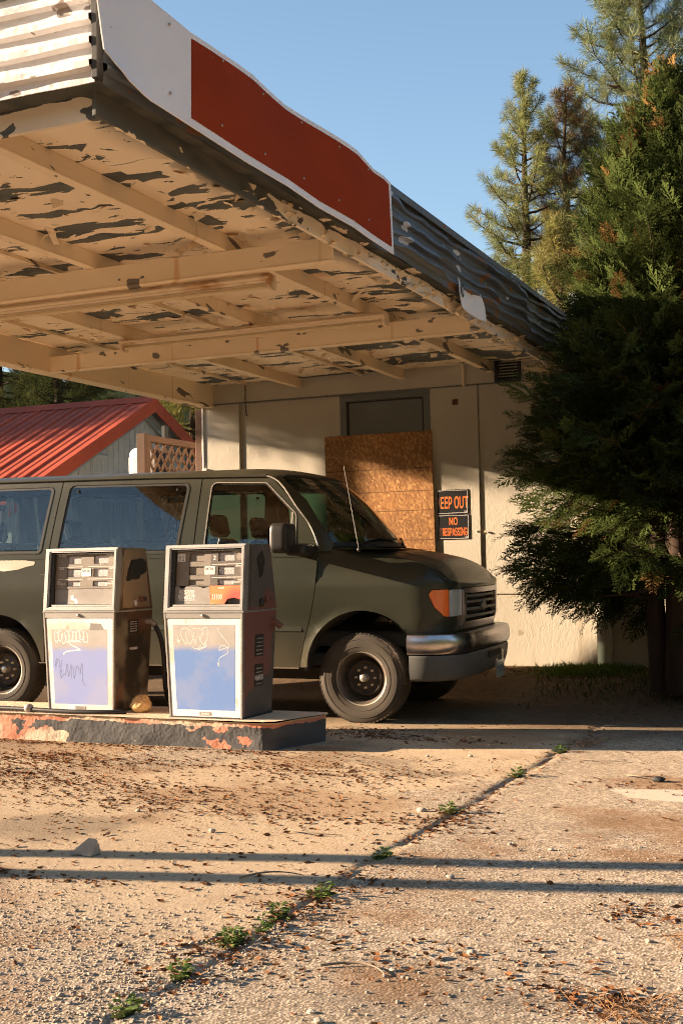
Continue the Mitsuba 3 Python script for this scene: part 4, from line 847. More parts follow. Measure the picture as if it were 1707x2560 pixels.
# hood
def _hood_outline():
    us_ = np.linspace(-HL - .02, HL + .02, 160); s_ = at_u(us_)[0][:, 0]
    q_ = nosefn()(np.stack([us_, ztop(s_)], 1))
    return q_[q_[:, 0] > -.22][:, :2]
HO = _hood_outline(); _rt = HO[HO[:, 1] < -.3]; _rt = _rt[np.argsort(_rt[:, 0])]
HF = HO[:, 0].max()
def hoodfn(P):
    s, y = P[:, 0], P[:, 1]
    hw = np.interp(s, _rt[:, 0], -_rt[:, 1], right=.3)
    e = np.clip(np.abs(y) / np.maximum(hw, .05), 0, 1); fr_ = np.clip(s / HF, 0, 1) ** 7
    edge = ztop(np.minimum(s + .05 * np.clip((s - .5) / .25, 0, 1), .80))
    cr = np.interp(s, [-.3, .1, .5, .7, .80], [.03, .045, .062, .06, .05])
    crease = .012 * np.exp(-((np.abs(y) - .52) / .05) ** 2) * np.clip((.7 - s) / .3, 0, 1)
    return np.stack([s, y, edge + .002 + (cr + crease) * (1 - np.maximum(e ** 2.2, fr_))], 1)
hoodp = Polygon(np.vstack([HO[::1], [(sbot(y) + .035, y) for y in np.linspace(.80, -.80, 20)]])).buffer(0).buffer(-.006)
van('hood', skin(hoodp, hoodfn, .04, (0, 0, -.02)), 'm_van', smooth=40)
van('cowl', skin(sbox(-.42, -.9, .2, .9), lambda P: np.stack([P[:, 0], P[:, 1], 1.435 - .0 * P[:, 0]], 1), .2), 'm_dark')
for y0, y1, s0 in ((-.62, -.05, -.10), (.05, .62, .0)):
    van('wiper', tube([(sbot(y0) + .02, y0, 1.475), (sbot((y0 + y1) / 2) - .03, (y0 + y1) / 2, 1.535), (sbot(y1) - .02, y1, 1.525)], .009, 6), 'm_black', smooth=True)
van('antenna', tube([(-.01, -.90, 1.43), (-.135, -.905, 2.13)], [.0035, .0018], 6), 'm_trimline', smooth=True)
van('antenna_base', mv(blob(.017, 2, .02, sc=(1, 1, 1.2)), (-.01, -.90, 1.43)), 'm_black', smooth=True)
# mirrors
for sg in (-1, 1):
    mm = skin(rbox(-.125, .125, -.115, .115, .05), lambda P: np.stack([P[:, 0] * 0 - .06, P[:, 0], P[:, 1]], 1), .03)
    mv_, mf_ = blob(.13, 4, .0)
    mv_ = np.sign(mv_) * np.abs(mv_ / .13) ** .42 * [.085, .125, .125]
    van('mirror_housing', (mv_ + [-.57, sg * 1.19, 1.53], mf_), 'm_black', smooth=True)
    van('mirror_glass', mv(skin(rbox(-.105, .105, -.105, .105, .035), lambda P: np.stack([P[:, 0] * 0, P[:, 0], P[:, 1]], 1), .05), (-.658, sg * 1.19, 1.53)), 'm_mirror')
    a_, f_ = blob(.1, 3, 0.); a_ = np.sign(a_) * np.abs(a_ / .1) ** .5 * [.10, .14, .052]
    van('mirror_arm', (a_ + [-.47, sg * 1.06, 1.435], f_), 'm_black', smooth=True)
# bumper
def bump(prof, u0, n=60, base=.0):
    us = np.linspace(-u0, u0, n); p, nr = at_u(us)
    fr = np.clip((p[:, 0] - .3) / .4, 0, 1)
    V = []
    for k_, (o, z) in enumerate(prof):
        d = o * (.55 + .45 * fr) + .02 + .055 * fr + base
        V.append(np.column_stack([p + nr * d[:, None], np.full(n, z) + .012 * (1 - np.abs(us) / u0)]))
    V = np.stack(V, 1); na, nk = V.shape[:2]
    i, j = np.meshgrid(np.arange(na - 1), np.arange(nk - 1), indexing='ij')
    q = np.stack([i * nk + j, (i + 1) * nk + j, (i + 1) * nk + j + 1, i * nk + j + 1], -1).reshape(-1, 4)
    k2 = np.arange(nk - 2)
    capA = np.stack([k2 * 0, k2 + 1, k2 + 2], 1); capB = (na - 1) * nk + capA[:, ::-1]
    return V.reshape(-1, 3), np.vstack([q[:, [0, 1, 2]], q[:, [0, 2, 3]], capA, capB])
ub = -(u_of_s(.42) + .02)
van('bumper', bump([(-.09, .735), (.0, .742), (.025, .735), (.04, .70), (.045, .655), (.04, .615), (.025, .585), (.005, .575), (-.09, .572)], ub), 'm_chrome', smooth=50)
van('bumper_valance', bump([(-.09, .571), (.018, .571), (.026, .55), (.015, .46), (-.01, .385), (-.03, .365), (-.09, .36)], ub - .015), 'm_valance', smooth=50)
van('bumper_inlet', skin(sbox(-.20, .50, .25, .555), lambda P: np.stack([P[:, 0] * 0 + .915, P[:, 0], P[:, 1]], 1), .1, (-.03, 0, 0)), 'm_dark')
pk = 'plate'
pl = ext(rbox(-.152, .152, -.076, .076, .012), -.002, .002)
R_ = np.array([[0, -1, 0], [1, 0, 0], [0, 0, 1.]])
plate_off = np.array([.90, .30, .37])
def onplate(m): return m[0] @ R_.T + plate_off, m[1]
van('licence_plate', onplate(pl), 'm_lamp', label='licence plate hanging below the bumper')
van('plate_text', onplate(mv(text('2PN0A5', .062, .001, True, .8), (0, -.0025, -.032))), 'm_bluetrim')
van('plate_bracket', onplate(cat(cbox(-.14, -.10, .004, .02, .0, .16, .003), cbox(.10, .14, .004, .02, .0, .16, .003))), 'm_trimline')
# wheels
def wheel(s, y, steer, sg):
    R, wd = .376, .215
    tp = [(.215, -.075), (.225, -.095), (.25, -.103), (.30, -.108), (.335, -.104), (.352, -.097), (.362, -.092), (.372, -.082), (R, -.06), (R, .06), (.372, .082), (.352, .097), (.30, .108), (.225, .095), (.215, .075)]
    rp = [(.0, .005), (.055, .005), (.075, .012), (.105, .022), (.122, .018), (.132, -.006), (.140, -.018), (.148, -.012), (.156, .012), (.164, .022), (.174, .018), (.182, -.004), (.188, -.035), (.194, -.062), (.204, -.078), (.214, -.088), (.222, -.091), (.226, -.086), (.220, -.07), (.21, -.05), (.20, .09)]
    M = np.eye(4); c, s_ = math.cos(steer), math.sin(steer); M[:2, :2] = [[c, -s_], [s_, c]]; M[:3, 3] = [s, y, R - .006]
    fl = np.diag([1, sg * 1.0, 1, 1]) if sg < 0 else np.eye(4)
    if sg > 0: fl = np.diag([1, -1, 1, 1.0])
    else: fl = np.eye(4)
    Z = VM @ M @ fl
    wk = pkey(V_ + '__wheel')
    hub = lathe([(0, -.062), (.020, -.061), (.030, -.054), (.033, -.04), (.036, .01)], 20)
    scene[wk + '__tyre'] = mikit.ply(xf(lathe(tp, 72), Z), 'm_rubber', smooth=40)
    tr = []
    for a in np.arange(0, 2 * np.pi - 1e-6, 2 * np.pi / 64):
        for q_, yc in enumerate((-.078, -.04, 0, .04, .078)):
            bx = cbox(R - .012, R + .003 - (.004 if abs(yc) > .07 else 0), yc - .017, yc + .017, -.012, .012, .002); ca, sa = math.cos(a + .025 * (q_ % 2)), math.sin(a + .025 * (q_ % 2))
            tr.append((np.stack([bx[0][:, 0] * ca - bx[0][:, 2] * sa, bx[0][:, 1], bx[0][:, 0] * sa + bx[0][:, 2] * ca], 1), bx[1]))
    scene[wk + '__tread'] = mikit.ply(xf(cat(*tr), Z), 'm_rubber'); tag(wk + '__tread', None, kind='stuff')
    for rr in (.262, .318): pass
    scene[wk + '__sidewall_rib'] = mikit.ply(xf(cat(lathe([(.258, -.1045), (.262, -.1085), (.266, -.1055)], 72), lathe([(.318, -.107), (.321, -.1105), (.325, -.1065)], 72)), Z), 'm_rubber', smooth=True)
    scene[wk + '__rim'] = mikit.ply(xf(lathe(rp[15:], 64), Z), 'm_steelwheel', smooth=35)
    scene[wk + '__rim_disc'] = mikit.ply(xf(lathe(rp[:16], 64), Z), 'm_rimdisc_shade', smooth=35)
    scene[wk + '__hub'] = mikit.ply(xf(hub, Z), 'm_trimline', smooth=40)
    nuts = []
    for a in np.arange(8) * 2 * np.pi / 8: nuts.append(mv(lathe([(0, -.012), (.009, -.012), (.011, .0), (.012, .02)], 6), (.083 * math.cos(a), 0, .083 * math.sin(a))))
    scene[wk + '__lug_nuts'] = mikit.ply(xf(cat(*nuts), Z), 'm_rust'); tag(wk + '__lug_nuts', None, kind='stuff')
    sl = []
    for a in np.arange(8) * 2 * np.pi / 8 + .2:
        b_ = skin(affinity.scale(Point(0, 0).buffer(1, 6), .006, .012), lambda P: np.stack([P[:, 0], P[:, 0] * 0 - .0175, P[:, 1]], 1), .02)
        x_ = b_[0] + [.142, 0, 0]; ca, sa = math.cos(a), math.sin(a)
        sl.append((np.stack([x_[:, 0] * ca - x_[:, 2] * sa, x_[:, 1], x_[:, 0] * sa + x_[:, 2] * ca], 1), b_[1]))
    scene[wk + '__rim_holes'] = mikit.ply(xf(cat(*sl), Z), 'm_dark'); tag(wk + '__rim_holes', None, kind='stuff')
wheel(.02, -.855, math.radians(-4), -1); wheel(-3.46, -.86, 0, -1); wheel(.02, .855, math.radians(-4), 1); wheel(-3.46, .86, 0, 1)
# dark inner shell, floor, seats, dash, wheel
def inner(P_, o): return P_
van('floor', cbox(-4.42, .62, -.78, .78, .46, .56, .01), 'm_interior')
van('underbody', cat(cbox(-4.4, -3.0, -.42, .42, .28, .455, .02), cbox(-3.0, .55, -.42, .42, .30, .455, .02), tube([(-3.49, -.75, .37), (-3.49, .75, .37)], .06, 10), tube([(.02, -.7, .34), (.02, .7, .34)], .05, 10), cbox(-2.95, -2.35, -.78, -.3, .22, .455, .05), cbox(-.52, .52, -.78, .78, .62, .75, .02)), 'm_interior')
for s0 in (.02, -3.46):
    for sg in (-1, 1):
        a_ = np.linspace(0, np.pi, 20); ring_ = np.stack([s0 + .50 * np.cos(a_), .42 + .50 * np.sin(a_)], 1)
        v0 = np.column_stack([ring_[:, 0], np.full(20, sg * .965), ring_[:, 1]]); v1 = v0.copy(); v1[:, 1] = sg * .50
        q_ = np.arange(19); van('wheel_well', (np.vstack([v0, v1]), np.stack([q_, q_ + 1, q_ + 21, q_ + 20], 1)), 'm_interior')
van('headliner', cbox(-4.4, -.9, -.74, .74, 2.05, 2.07, .01), 'm_interior')
van('rear_panel', skin(Polygon([(-.96, .5), (-.96, 1.45), (-.85, 2.07), (-.6, 2.14), (.6, 2.14), (.85, 2.07), (.96, 1.45), (.96, .5)]).difference(rbox(-.78, .78, 1.42, 2.0, .05)), lambda P: np.stack([P[:, 0] * 0 - 4.47, P[:, 0], P[:, 1]], 1), .1, (.03, 0, 0)), 'm_van')
def seat(s, y, w=.46):
    b1 = cbox(s - .25, s + .25, y - w / 2, y + w / 2, .62, .95, .05); b2 = cbox(-.07, .07, y - w / 2, y + w / 2, 0, .68, .06)
    M = np.eye(4); c, s_ = math.cos(-.22), math.sin(-.22); M[0, 0] = c; M[0, 2] = s_; M[2, 0] = -s_; M[2, 2] = c; M[:3, 3] = [s - .27, 0, .88]
    b3 = cbox(-.05, .05, y - .13, y + .13, .70, .90, .04)
    return cat(b1, xf(b2, M), xf(b3, M))
for y in (-.45, .45): van('seat', seat(-1.05, y), 'm_seat', smooth=40)
for s in (-2.0, -2.9, -3.8): van('bench_seat', seat(s, .1, 1.3), 'm_seat', smooth=40)
van('dashboard', cbox(-.50, .0, -.80, .80, 1.0, 1.40, .06), 'm_interior', smooth=40)
tt = trimesh.creation.torus(.19, .015); M = np.eye(4); M[:3, :3] = trimesh.transformations.rotation_matrix(math.radians(-62), [0, 1, 0])[:3, :3]; M[:3, 3] = [-.58, .42, 1.36]
van('steering_wheel', xf((np.array(tt.vertices), np.array(tt.faces)), M), 'm_black', smooth=True)
van('inside_mirror', cbox(-.56, -.53, -.12, .12, 1.87, 1.94, .01), 'm_black')
for s, ds in ((-3.52, .06), (-3.44, -.03), (-3.17, -.07)): van('interior_strap', (lambda m: (m[0] + (m[0][:, 2] - 1.7)[:, None] * [ds * 2, 0, 0], m[1]))(cbox(s - .018, s + .018, -.80, -.796, 1.45, 1.95, .001)), 'm_strap')
van('interior_strap', (lambda m: (m[0] + (m[0][:, 2] - 1.5)[:, None] * [-.25, 0, 0], m[1]))(cbox(-2.50, -2.46, -.60, -.596, 1.40, 1.56, .001)), 'm_strap')

exec_trees = True
# ------------------------------------------------------------------ house with red roof
H = 'red_roof_house'
tag(H, 'grey board sided house with red metal roof behind the van', 'house')
HX, HY, HZ, SL, HWd = -12.0, 19.1, 4.30, .49, 4.1
put(H + '__wall', ext(Polygon([(HY - 3.7, 0), (HY - 3.7, HZ - .22 - 3.7 * SL), (HY, HZ - .22), (HY + 3.7, HZ - .22 - 3.7 * SL), (HY + 3.7, 0)]), 0, 8, lambda V: np.stack([HX - .25 - V[:, 1], V[:, 0], V[:, 2]], 1)), 'm_siding')
y = HY - 3.69
while y < HY + 3.6:
    zt = lambda yy: HZ - .20 - abs(yy - HY) * SL
    y1 = y + .155
    pts = [(y, 0.02), (y1, 0.02), (y1, zt(y1))] + ([(HY, zt(HY))] if y < HY < y1 else []) + [(y, zt(y))]
    put(H + '__siding_board', ext(Polygon(pts), -.018 - .004 * RNG.random(), -.001, lambda V: np.stack([HX - .25 - V[:, 1], V[:, 0], V[:, 2]], 1)), 'm_siding')
    y += .170
for sg in (-1, 1):
    L = HWd
    x = HX - 8.0
    slope = lambda a, x0, x1, up, th: (np.array([[X, HY + sg * A, HZ - A * SL + U] for X in (x0, x1) for A in (0.0, a) for U in (up, up + th)]))
    while x < HX - .01:
        x1 = min(x + .40, HX)
        pts = slope(L, x, x1 - .002, 0, .03)
        h = trimesh.convex.convex_hull(pts); put(H + '__roof_sheet', (np.array(h.vertices), np.array(h.faces)), 'm_redroof')
        pts = np.vstack([slope(L, x - .03, x + .03, .031, .001), slope(L, x - .016, x + .016, .062, .001)]); h = trimesh.convex.convex_hull(pts)
        put(H + '__roof_rib', (np.array(h.vertices), np.array(h.faces)), 'm_redroof')
        pts = np.vstack([slope(L, x + .19, x + .215, .031, .001), slope(L, x + .195, x + .21, .04, .001)]); h = trimesh.convex.convex_hull(pts)
        put(H + '__roof_rib', (np.array(h.vertices), np.array(h.faces)), 'm_redroof')
        x += .40
    h = trimesh.convex.convex_hull(slope(L, HX + .002, HX + .025, -.19, .25)); put(H + '__rake_trim', (np.array(h.vertices), np.array(h.faces)), 'm_redroof')
    h = trimesh.convex.convex_hull(slope(L - .05, HX - .20, HX - .17, -.33, .20)); put(H + '__barge_board', (np.array(h.vertices), np.array(h.faces)), 'm_bluetrim')
    h = trimesh.convex.convex_hull(slope(L - .05, HX - 7.9, HX - .02, -.05, .045)); put(H + '__roof_underlay', (np.array(h.vertices), np.array(h.faces)), 'm_bluetrim')
h = trimesh.convex.convex_hull(np.array([[X, HY + A, HZ + U] for X in (HX - 8, HX + .03) for A, U in ((-.16, -.03), (0, .10), (.16, -.03), (0, .06))])); put(H + '__ridge_cap', (np.array(h.vertices), np.array(h.faces)), 'm_redroof')
wall_ = lambda V: np.stack([HX - .272 - V[:, 1], V[:, 0], V[:, 2]], 1)
put(H + '__louvre_vent', ext(sbox(17.50, 2.75, 17.90, 3.24).difference(sbox(17.55, 2.78, 17.85, 3.19)), -.05, 0, wall_), 'm_siding')
put(H + '__vent_back', ext(sbox(17.55, 2.78, 17.85, 3.19), -.004, 0, wall_), 'm_dark')
for z in np.arange(2.81, 3.18, .055): put(H + '__vent_slat', ext(sbox(17.551, z, 17.849, z + .03), -.035, -.02, wall_), 'm_siding')
put(H + '__trim_strip', ext(sbox(17.5, 3.243, 17.95, 3.275), -.05, 0, wall_), 'm_bluetrim')
k = 'wall_tank'; tag(k, 'rounded white utility box on a grey bracket beside the house wall', 'utility box')
v, f = blob(.2, 4, 0.); v = np.sign(v) * np.abs(v / .2) ** .5 * [.2, .16, .26]
put(k + '__body', (v + [-9.6, 15.0, 2.75], f), 'm_metalwhite', smooth=True)
put(k + '__bracket', cat(cbox(-9.55, -9.2, 14.95, 15.15, 2.45, 3.0, .02), cbox(-9.28, -9.22, 14.95, 15.05, .0, 3.3, .01)), 'm_dark')
# lattice screen
k = 'lattice_screen'; tag(k, 'brown wooden lattice screen between the house and the station', 'lattice fence')
LX, LY0, LY1, LT = -8.3, 12.95, 14.35, 2.95
for yy in (LY0, LY1): put(k + '__post', cbox(LX - .06, LX + .06, yy - .06, yy + .06, 0, LT, .006), 'm_brownwood')
put(k + '__top_rail', cbox(LX - .04, LX + .04, LY0 + .062, LY1 - .062, LT - .09, LT - .01, .005), 'm_brownwood')
put(k + '__bottom_rail', cbox(LX - .04, LX + .04, LY0 + .062, LY1 - .062, .9, .98, .005), 'm_brownwood')
win = sbox(LY0 + .06, .98, LY1 - .06, LT - .09)
for sgn, off in ((1, 0), (-1, .012)):
    for c0 in np.arange(-3, 4.6, .17):
        ln = LineString([(LY0 - 1 + c0, 0), (LY0 - 1 + c0 + sgn * 4 * .8, 4)]) if sgn > 0 else LineString([(LY0 + 1.5 + c0, 0), (LY0 + 1.5 + c0 - 3.2, 4)])
        pg = ln.buffer(.02, cap_style=2).intersection(win)
        if pg.is_empty or pg.area < .002 or pg.geom_type != 'Polygon': continue
        put(k + '__lattice_slat', ext(pg, off, off + .010, lambda V: np.stack([LX + .012 - V[:, 1], V[:, 0], V[:, 2]], 1)), 'm_brownwood')
k = 'gutter_post'; tag(k, 'dark rusty drain post at the left corner of the station wall', 'drain post')
put(k, cbox(XL - .24, XL - .13, YW + .02, YW + .12, .1, 3.134, .01), 'm_brownwood')

# ------------------------------------------------------------------ trees
def trunk_mesh(base, top, r0, r1, wob, rng, n=14):
    t = np.linspace(0, 1, n)[:, None]; p = np.asarray(base) * (1 - t) + np.asarray(top) * t
    p[:, :2] += np.cumsum(rng.normal(0, wob, (n, 2)), 0) * t
    return p, tube(p, r0 * (1 - t[:, 0]) + r1 * t[:, 0], 9)
def orient(tv, tf, pos, dirs, roll, scale, col):
    n = len(pos); d = dirs / np.linalg.norm(dirs, axis=1, keepdims=True)
    a = np.cross(d, [0, 0, 1.0]) + 1e-6; a /= np.linalg.norm(a, axis=1, keepdims=True); b = np.cross(a, d)
    c, s = np.cos(roll)[:, None], np.sin(roll)[:, None]
    e1, e2 = a * c + b * s, -a * s + b * c
    M = np.stack([d, e1, e2], -1)
    v = np.einsum('nij,nkj->nki', M, tv[None] * scale[:, None, None]) + pos[:, None]
    f = tf[None] + (np.arange(n) * len(tv))[:, None, None]
    return (v.reshape(-1, 3), f.reshape(-1, 3)), np.repeat(col[:, None], len(tv), 1).reshape(-1, 3)
def needle_tuft(k, rng, w=.03, spread=1.0):   # radiating needles, axis +x
    vs, fs = [], []
    for q_ in range(k):
        d = np.array([1.0, 0, 0]) * rng.uniform(.1, 1.0) + np.array([0, *rng.normal(0, .75 * spread, 2)]); d /= np.linalg.norm(d)
        L = rng.uniform(.6, 1.0); s = np.cross(d, rng.normal(size=3)); s /= np.linalg.norm(s)
        o = np.array([rng.uniform(-.25, .25), 0, 0]); b = len(vs) ; m_ = o + d * L * .5
        vs += [o, m_ + s * w, m_ - s * w, o + d * L]; fs += [(b, b + 1, b + 2), (b + 1, b + 3, b + 2)]
    return np.array(vs), np.array(fs)
def pine(key, label, base, h, r_of_t, seed, ntuft=16, size=.45, per=7, dens=1.0, col=(.115, .115, .045), t0=.12, droop=0., cat_='pine tree', group=None, bare=.35, cones=0.0):
    g = np.random.default_rng(seed); tag(key, label, cat_, group)
    base = np.array(base, float); P, tm = trunk_mesh(base, base + [g.normal(0, .2), g.normal(0, .2), h], h * .018 + .05, .015, h * .004, g)
    br, tp, td, tc = [tm], [], [], []
    nb = int(h * 6.5 * dens)
    for q_ in range(nb):
        t = t0 + (1 - t0) * (q_ + g.random()) / nb
        L = r_of_t(t) * g.uniform(.6, 1.12)
        if L < .08: L = .08
        o = np.array([np.interp(t, np.linspace(0, 1, len(P)), P[:, k_]) for k_ in range(3)])
        a = q_ * 2.39996 + g.normal(0, .35); el = np.interp(t, [t0, .6, 1], [-.12 - droop, .15 - droop, .9 - droop * .5]) + g.normal(0, .12)
        d = np.array([math.cos(a) * math.cos(el), math.sin(a) * math.cos(el), math.sin(el)])
        s_ = np.linspace(0, 1, 6)[:, None]
        path = o + d * L * s_ + np.array([0, 0, 1]) * L * (.22 * s_ ** 2.4 - (.25 + droop) * s_ * (1 - s_)) + np.cumsum(g.normal(0, .03 * L, (6, 3)), 0) * s_
        br.append(tube(path, np.linspace(.012 + .016 * L, .006, 6), 4, False))
        k_ = max(2, int(per * L * dens + 1))
        for w_ in range(k_):
            u_ = bare + (1 - bare) * (w_ + g.random()) / k_
            p = np.array([np.interp(u_, s_[:, 0], path[:, e]) for e in range(3)])
            side = g.normal(0, 1, 3); side -= d * (side @ d); off = side * L * .19 * (1.15 - u_) * min(1, L)
            off[2] = abs(off[2]) * .5 - droop * .3
            if np.linalg.norm(off) > .12: br.append(tube(np.array([p, p + off * .5, p + off]), [.012, .008, .005], 3, False))
            tp.append(p + off); td.append(d + side * .45 + [0, 0, .45 - 1.6 * droop])
            cc = np.array(col) * g.uniform(.7, 1.35)
            if g.random() < cones and t > .6: cc = np.array([.13, .07, .04])
            tc.append(cc * [g.uniform(.9, 1.2), 1, g.uniform(.7, 1.1)])
    put(key + '__trunk', cat(*br), 'm_bark', smooth=True)
    tv, tf = needle_tuft(ntuft, g, .016)
    tp, td, tc = np.array(tp), np.array(td), np.array(tc)
    m_, c_ = orient(tv, tf, tp, td, g.uniform(0, 6.28, len(tp)), size * g.uniform(.65, 1.2, len(tp)), tc)
    put(key + '__crown', m_, 'm_needle', color=c_)
def cone(r, e=.8, tip=.03): return lambda t: max(tip, r * (1 - t) ** e)
pine('pine_tree', 'slender pine with open branches, leftmost of the trees above the canopy', (-7.7, 28.5, 0), 13.1, cone(3.2, .68), 21, ntuft=34, size=.25, per=13, dens=1.4, col=(.19, .215, .095), t0=.25)
pine('pine_tree_001', 'tall broad pine whose top leaves the picture, behind the dark cedar', (-5.35, 32.5, 0), 18.2, cone(5.2, .75), 22, ntuft=36, size=.33, per=14, dens=1.3, col=(.17, .205, .11), t0=.2)
pine('fir_tree', 'brownish cone laden conifer between the slender and the broad pine', (-7.0, 30.0, 0), 13.0, cone(2.5, .55), 23, ntuft=30, size=.24, per=17, dens=1.5, col=(.17, .17, .085), t0=.2, droop=.25, cat_='conifer', cones=.5)
pine('fir_tree_001', 'low bushy conifer just above the canopy roof line', (-6.6, 27.0, 0), 8.8, cone(3.1, .7), 24, ntuft=36, size=.30, per=9, dens=1.7, col=(.20, .20, .085), t0=.25, cat_='conifer')
pine('fir_tree_002', 'olive conifer half hidden behind the dark cedar', (-5.2, 26.5, 0), 9.9, cone(2.9, .7), 25, ntuft=36, size=.30, per=9, dens=1.7, col=(.17, .18, .08), t0=.25, cat_='conifer')
for q_, (x, y, h, r, lab, cc) in enumerate([(-24, 33, 13, 3.0, 'dark conifer rising directly above the ridge of the red roof', (.05, .06, .025)), (-29, 36, 15, 3.6, 'dark conifer left of the red roof ridge at the picture edge', (.045, .055, .025)), (-26.6, 37, 16, 3.4, 'dark conifer further back between the two behind the red roof', (.04, .05, .022)), (-17.0, 29, 9.5, 2.2, 'sunlit olive conifer in the gap between house gable and station wall', (.15, .15, .05))]):
    pine('forest_conifer' if q_ == 0 else f'forest_conifer_{q_:03d}', lab, (x, y, 0), h, cone(r, .7), 40 + q_, ntuft=30, size=.5, per=7, dens=1.2, col=cc, t0=.04, cat_='conifer', group='conifers of the wood behind the house')
pine('unseen_tree', 'tall thin tree out of view left of the canopy, placed to shade the station wall', (-12.0, 10.85, 0), 7.2, lambda t: .85 if t < .9 else .4, 61, ntuft=20, size=.36, per=12, dens=2.0, col=(.07, .09, .03), t0=.59, cat_='conifer', bare=.1)  # out of view, placed to shade the upper station wall
pine('unseen_tree_001', 'low conifer out of view left of the house, placed to shade its red roof', (-21.0, 17.2, 0), 7.3, cone(3.6, .75), 62, ntuft=20, size=.6, per=9, dens=1.8, col=(.05, .065, .025), t0=.05, cat_='conifer', bare=.1)  # out of view, placed to darken the left part of the house roof

# wooded hill ring, added mostly out of view to cut low sky light
az = np.radians(np.arange(0, 361, 1.5)); rr_ = np.array([55, 70, 90, 120, 160.])
elv = np.interp(np.degrees(az) % 360, [0, 60, 90, 110, 125, 150, 165, 175, 200, 212, 225, 250, 300, 340, 360], [15, 9, 6, 7, 9, 10, 8, 5, 6, 11, 13, 14, 24, 23, 15])
Pk = []
for q_, rad in enumerate(rr_):
    z_ = (rad * np.tan(np.radians(elv)) * [0, .3, .62, .88, 1.0][q_])
    p_ = np.stack([rad * np.cos(az), rad * np.sin(az), z_], 1)
    p_[:, 2] += (meshkit.fbm(p_ * .06, 3) - .5) * 7 * (q_ > 0) - .6 * (q_ == 0); Pk.append(p_)
Pk = np.stack(Pk, 0); nk_, na_ = Pk.shape[:2]
i, j = np.meshgrid(np.arange(nk_ - 1), np.arange(na_ - 1), indexing='ij')
put('added_hills', (Pk.reshape(-1, 3), np.stack([i * na_ + j, i * na_ + j + 1, (i + 1) * na_ + j + 1, (i + 1) * na_ + j], -1).reshape(-1, 4)), 'm_forest', smooth=True)
tag('added_hills', 'dark wooded hill ring, added mostly out of view to cut low sky light', kind='structure')

# foreground cedar
CE = 'cedar_tree'
tag(CE, 'big dark cedar in the foreground right of the van', 'cedar tree')
g = np.random.default_rng(5)
def spray_mesh(g, n=9, drop=.18):
    vs, fs = [], []
    def needle(o, d, L, w):
        s = np.array([-d[1], d[0], 0]); s /= np.linalg.norm(s) + 1e-9; b = len(vs); m_ = o + d * L * .45
        vs.extend([o, m_ + s * w, m_ - s * w, o + d * L + np.array([0, 0, g.normal(0, .02)])]); fs.extend([(b, b + 1, b + 2), (b + 1, b + 3, b + 2)])
    for q_ in range(n):
        t = q_ / n; o = np.array([t, .03 * math.sin(5 * t), -drop * t * t])
        L = .46 * (1 - t) ** .7 * g.uniform(.8, 1.15) + .08
        for sg in (-1, 1):
            a = sg * g.uniform(.55, .85); d = np.array([math.cos(a), math.sin(a), g.normal(0, .12)]); needle(o, d, L, .024)
            for e in (.3, .55, .8):
                oo = o + d * L * e; aa = a + sg * g.choice([-1, 1]) * g.uniform(.4, .7); dd = np.array([math.cos(aa), math.sin(aa), g.normal(0, .15)]); needle(oo, dd, L * .42 * (1.1 - e * .5), .022)
    needle(np.array([0, 0, 0.]), np.array([1, 0, -drop * .7]), 1.05, .014)
    return np.array(vs), np.array(fs)
sprays = [spray_mesh(g), spray_mesh(g, 8, .1), spray_mesh(g, 10, .25)]
cb = np.array([-1.72, 11.25, .12]); chh = 5.5
CP, ctm = trunk_mesh(cb, cb + [.05, .1, chh - .1], .14, .02, .012, g, 18)
ctm2 = tube([cb + [-.18, .1, 0], cb + [-.22, .12, .8], cb + [-.12, .05, 1.9], cb + [0, 0, 2.8]], [.10, .085, .07, .04], 8)
def crad(z): return float(np.interp(z, [.5, .85, 1.35, 2.16, 2.76, 3.47, 3.82, 4.17, 4.53, 4.88, 5.23, 5.6], [.9, 1.15, 1.55, 1.42, 1.12, .90, .85, .76, .62, .45, .28, .05]))
wood, sp, sd_, sc_, ss = [ctm, ctm2], [], [], [], []
nb = 760
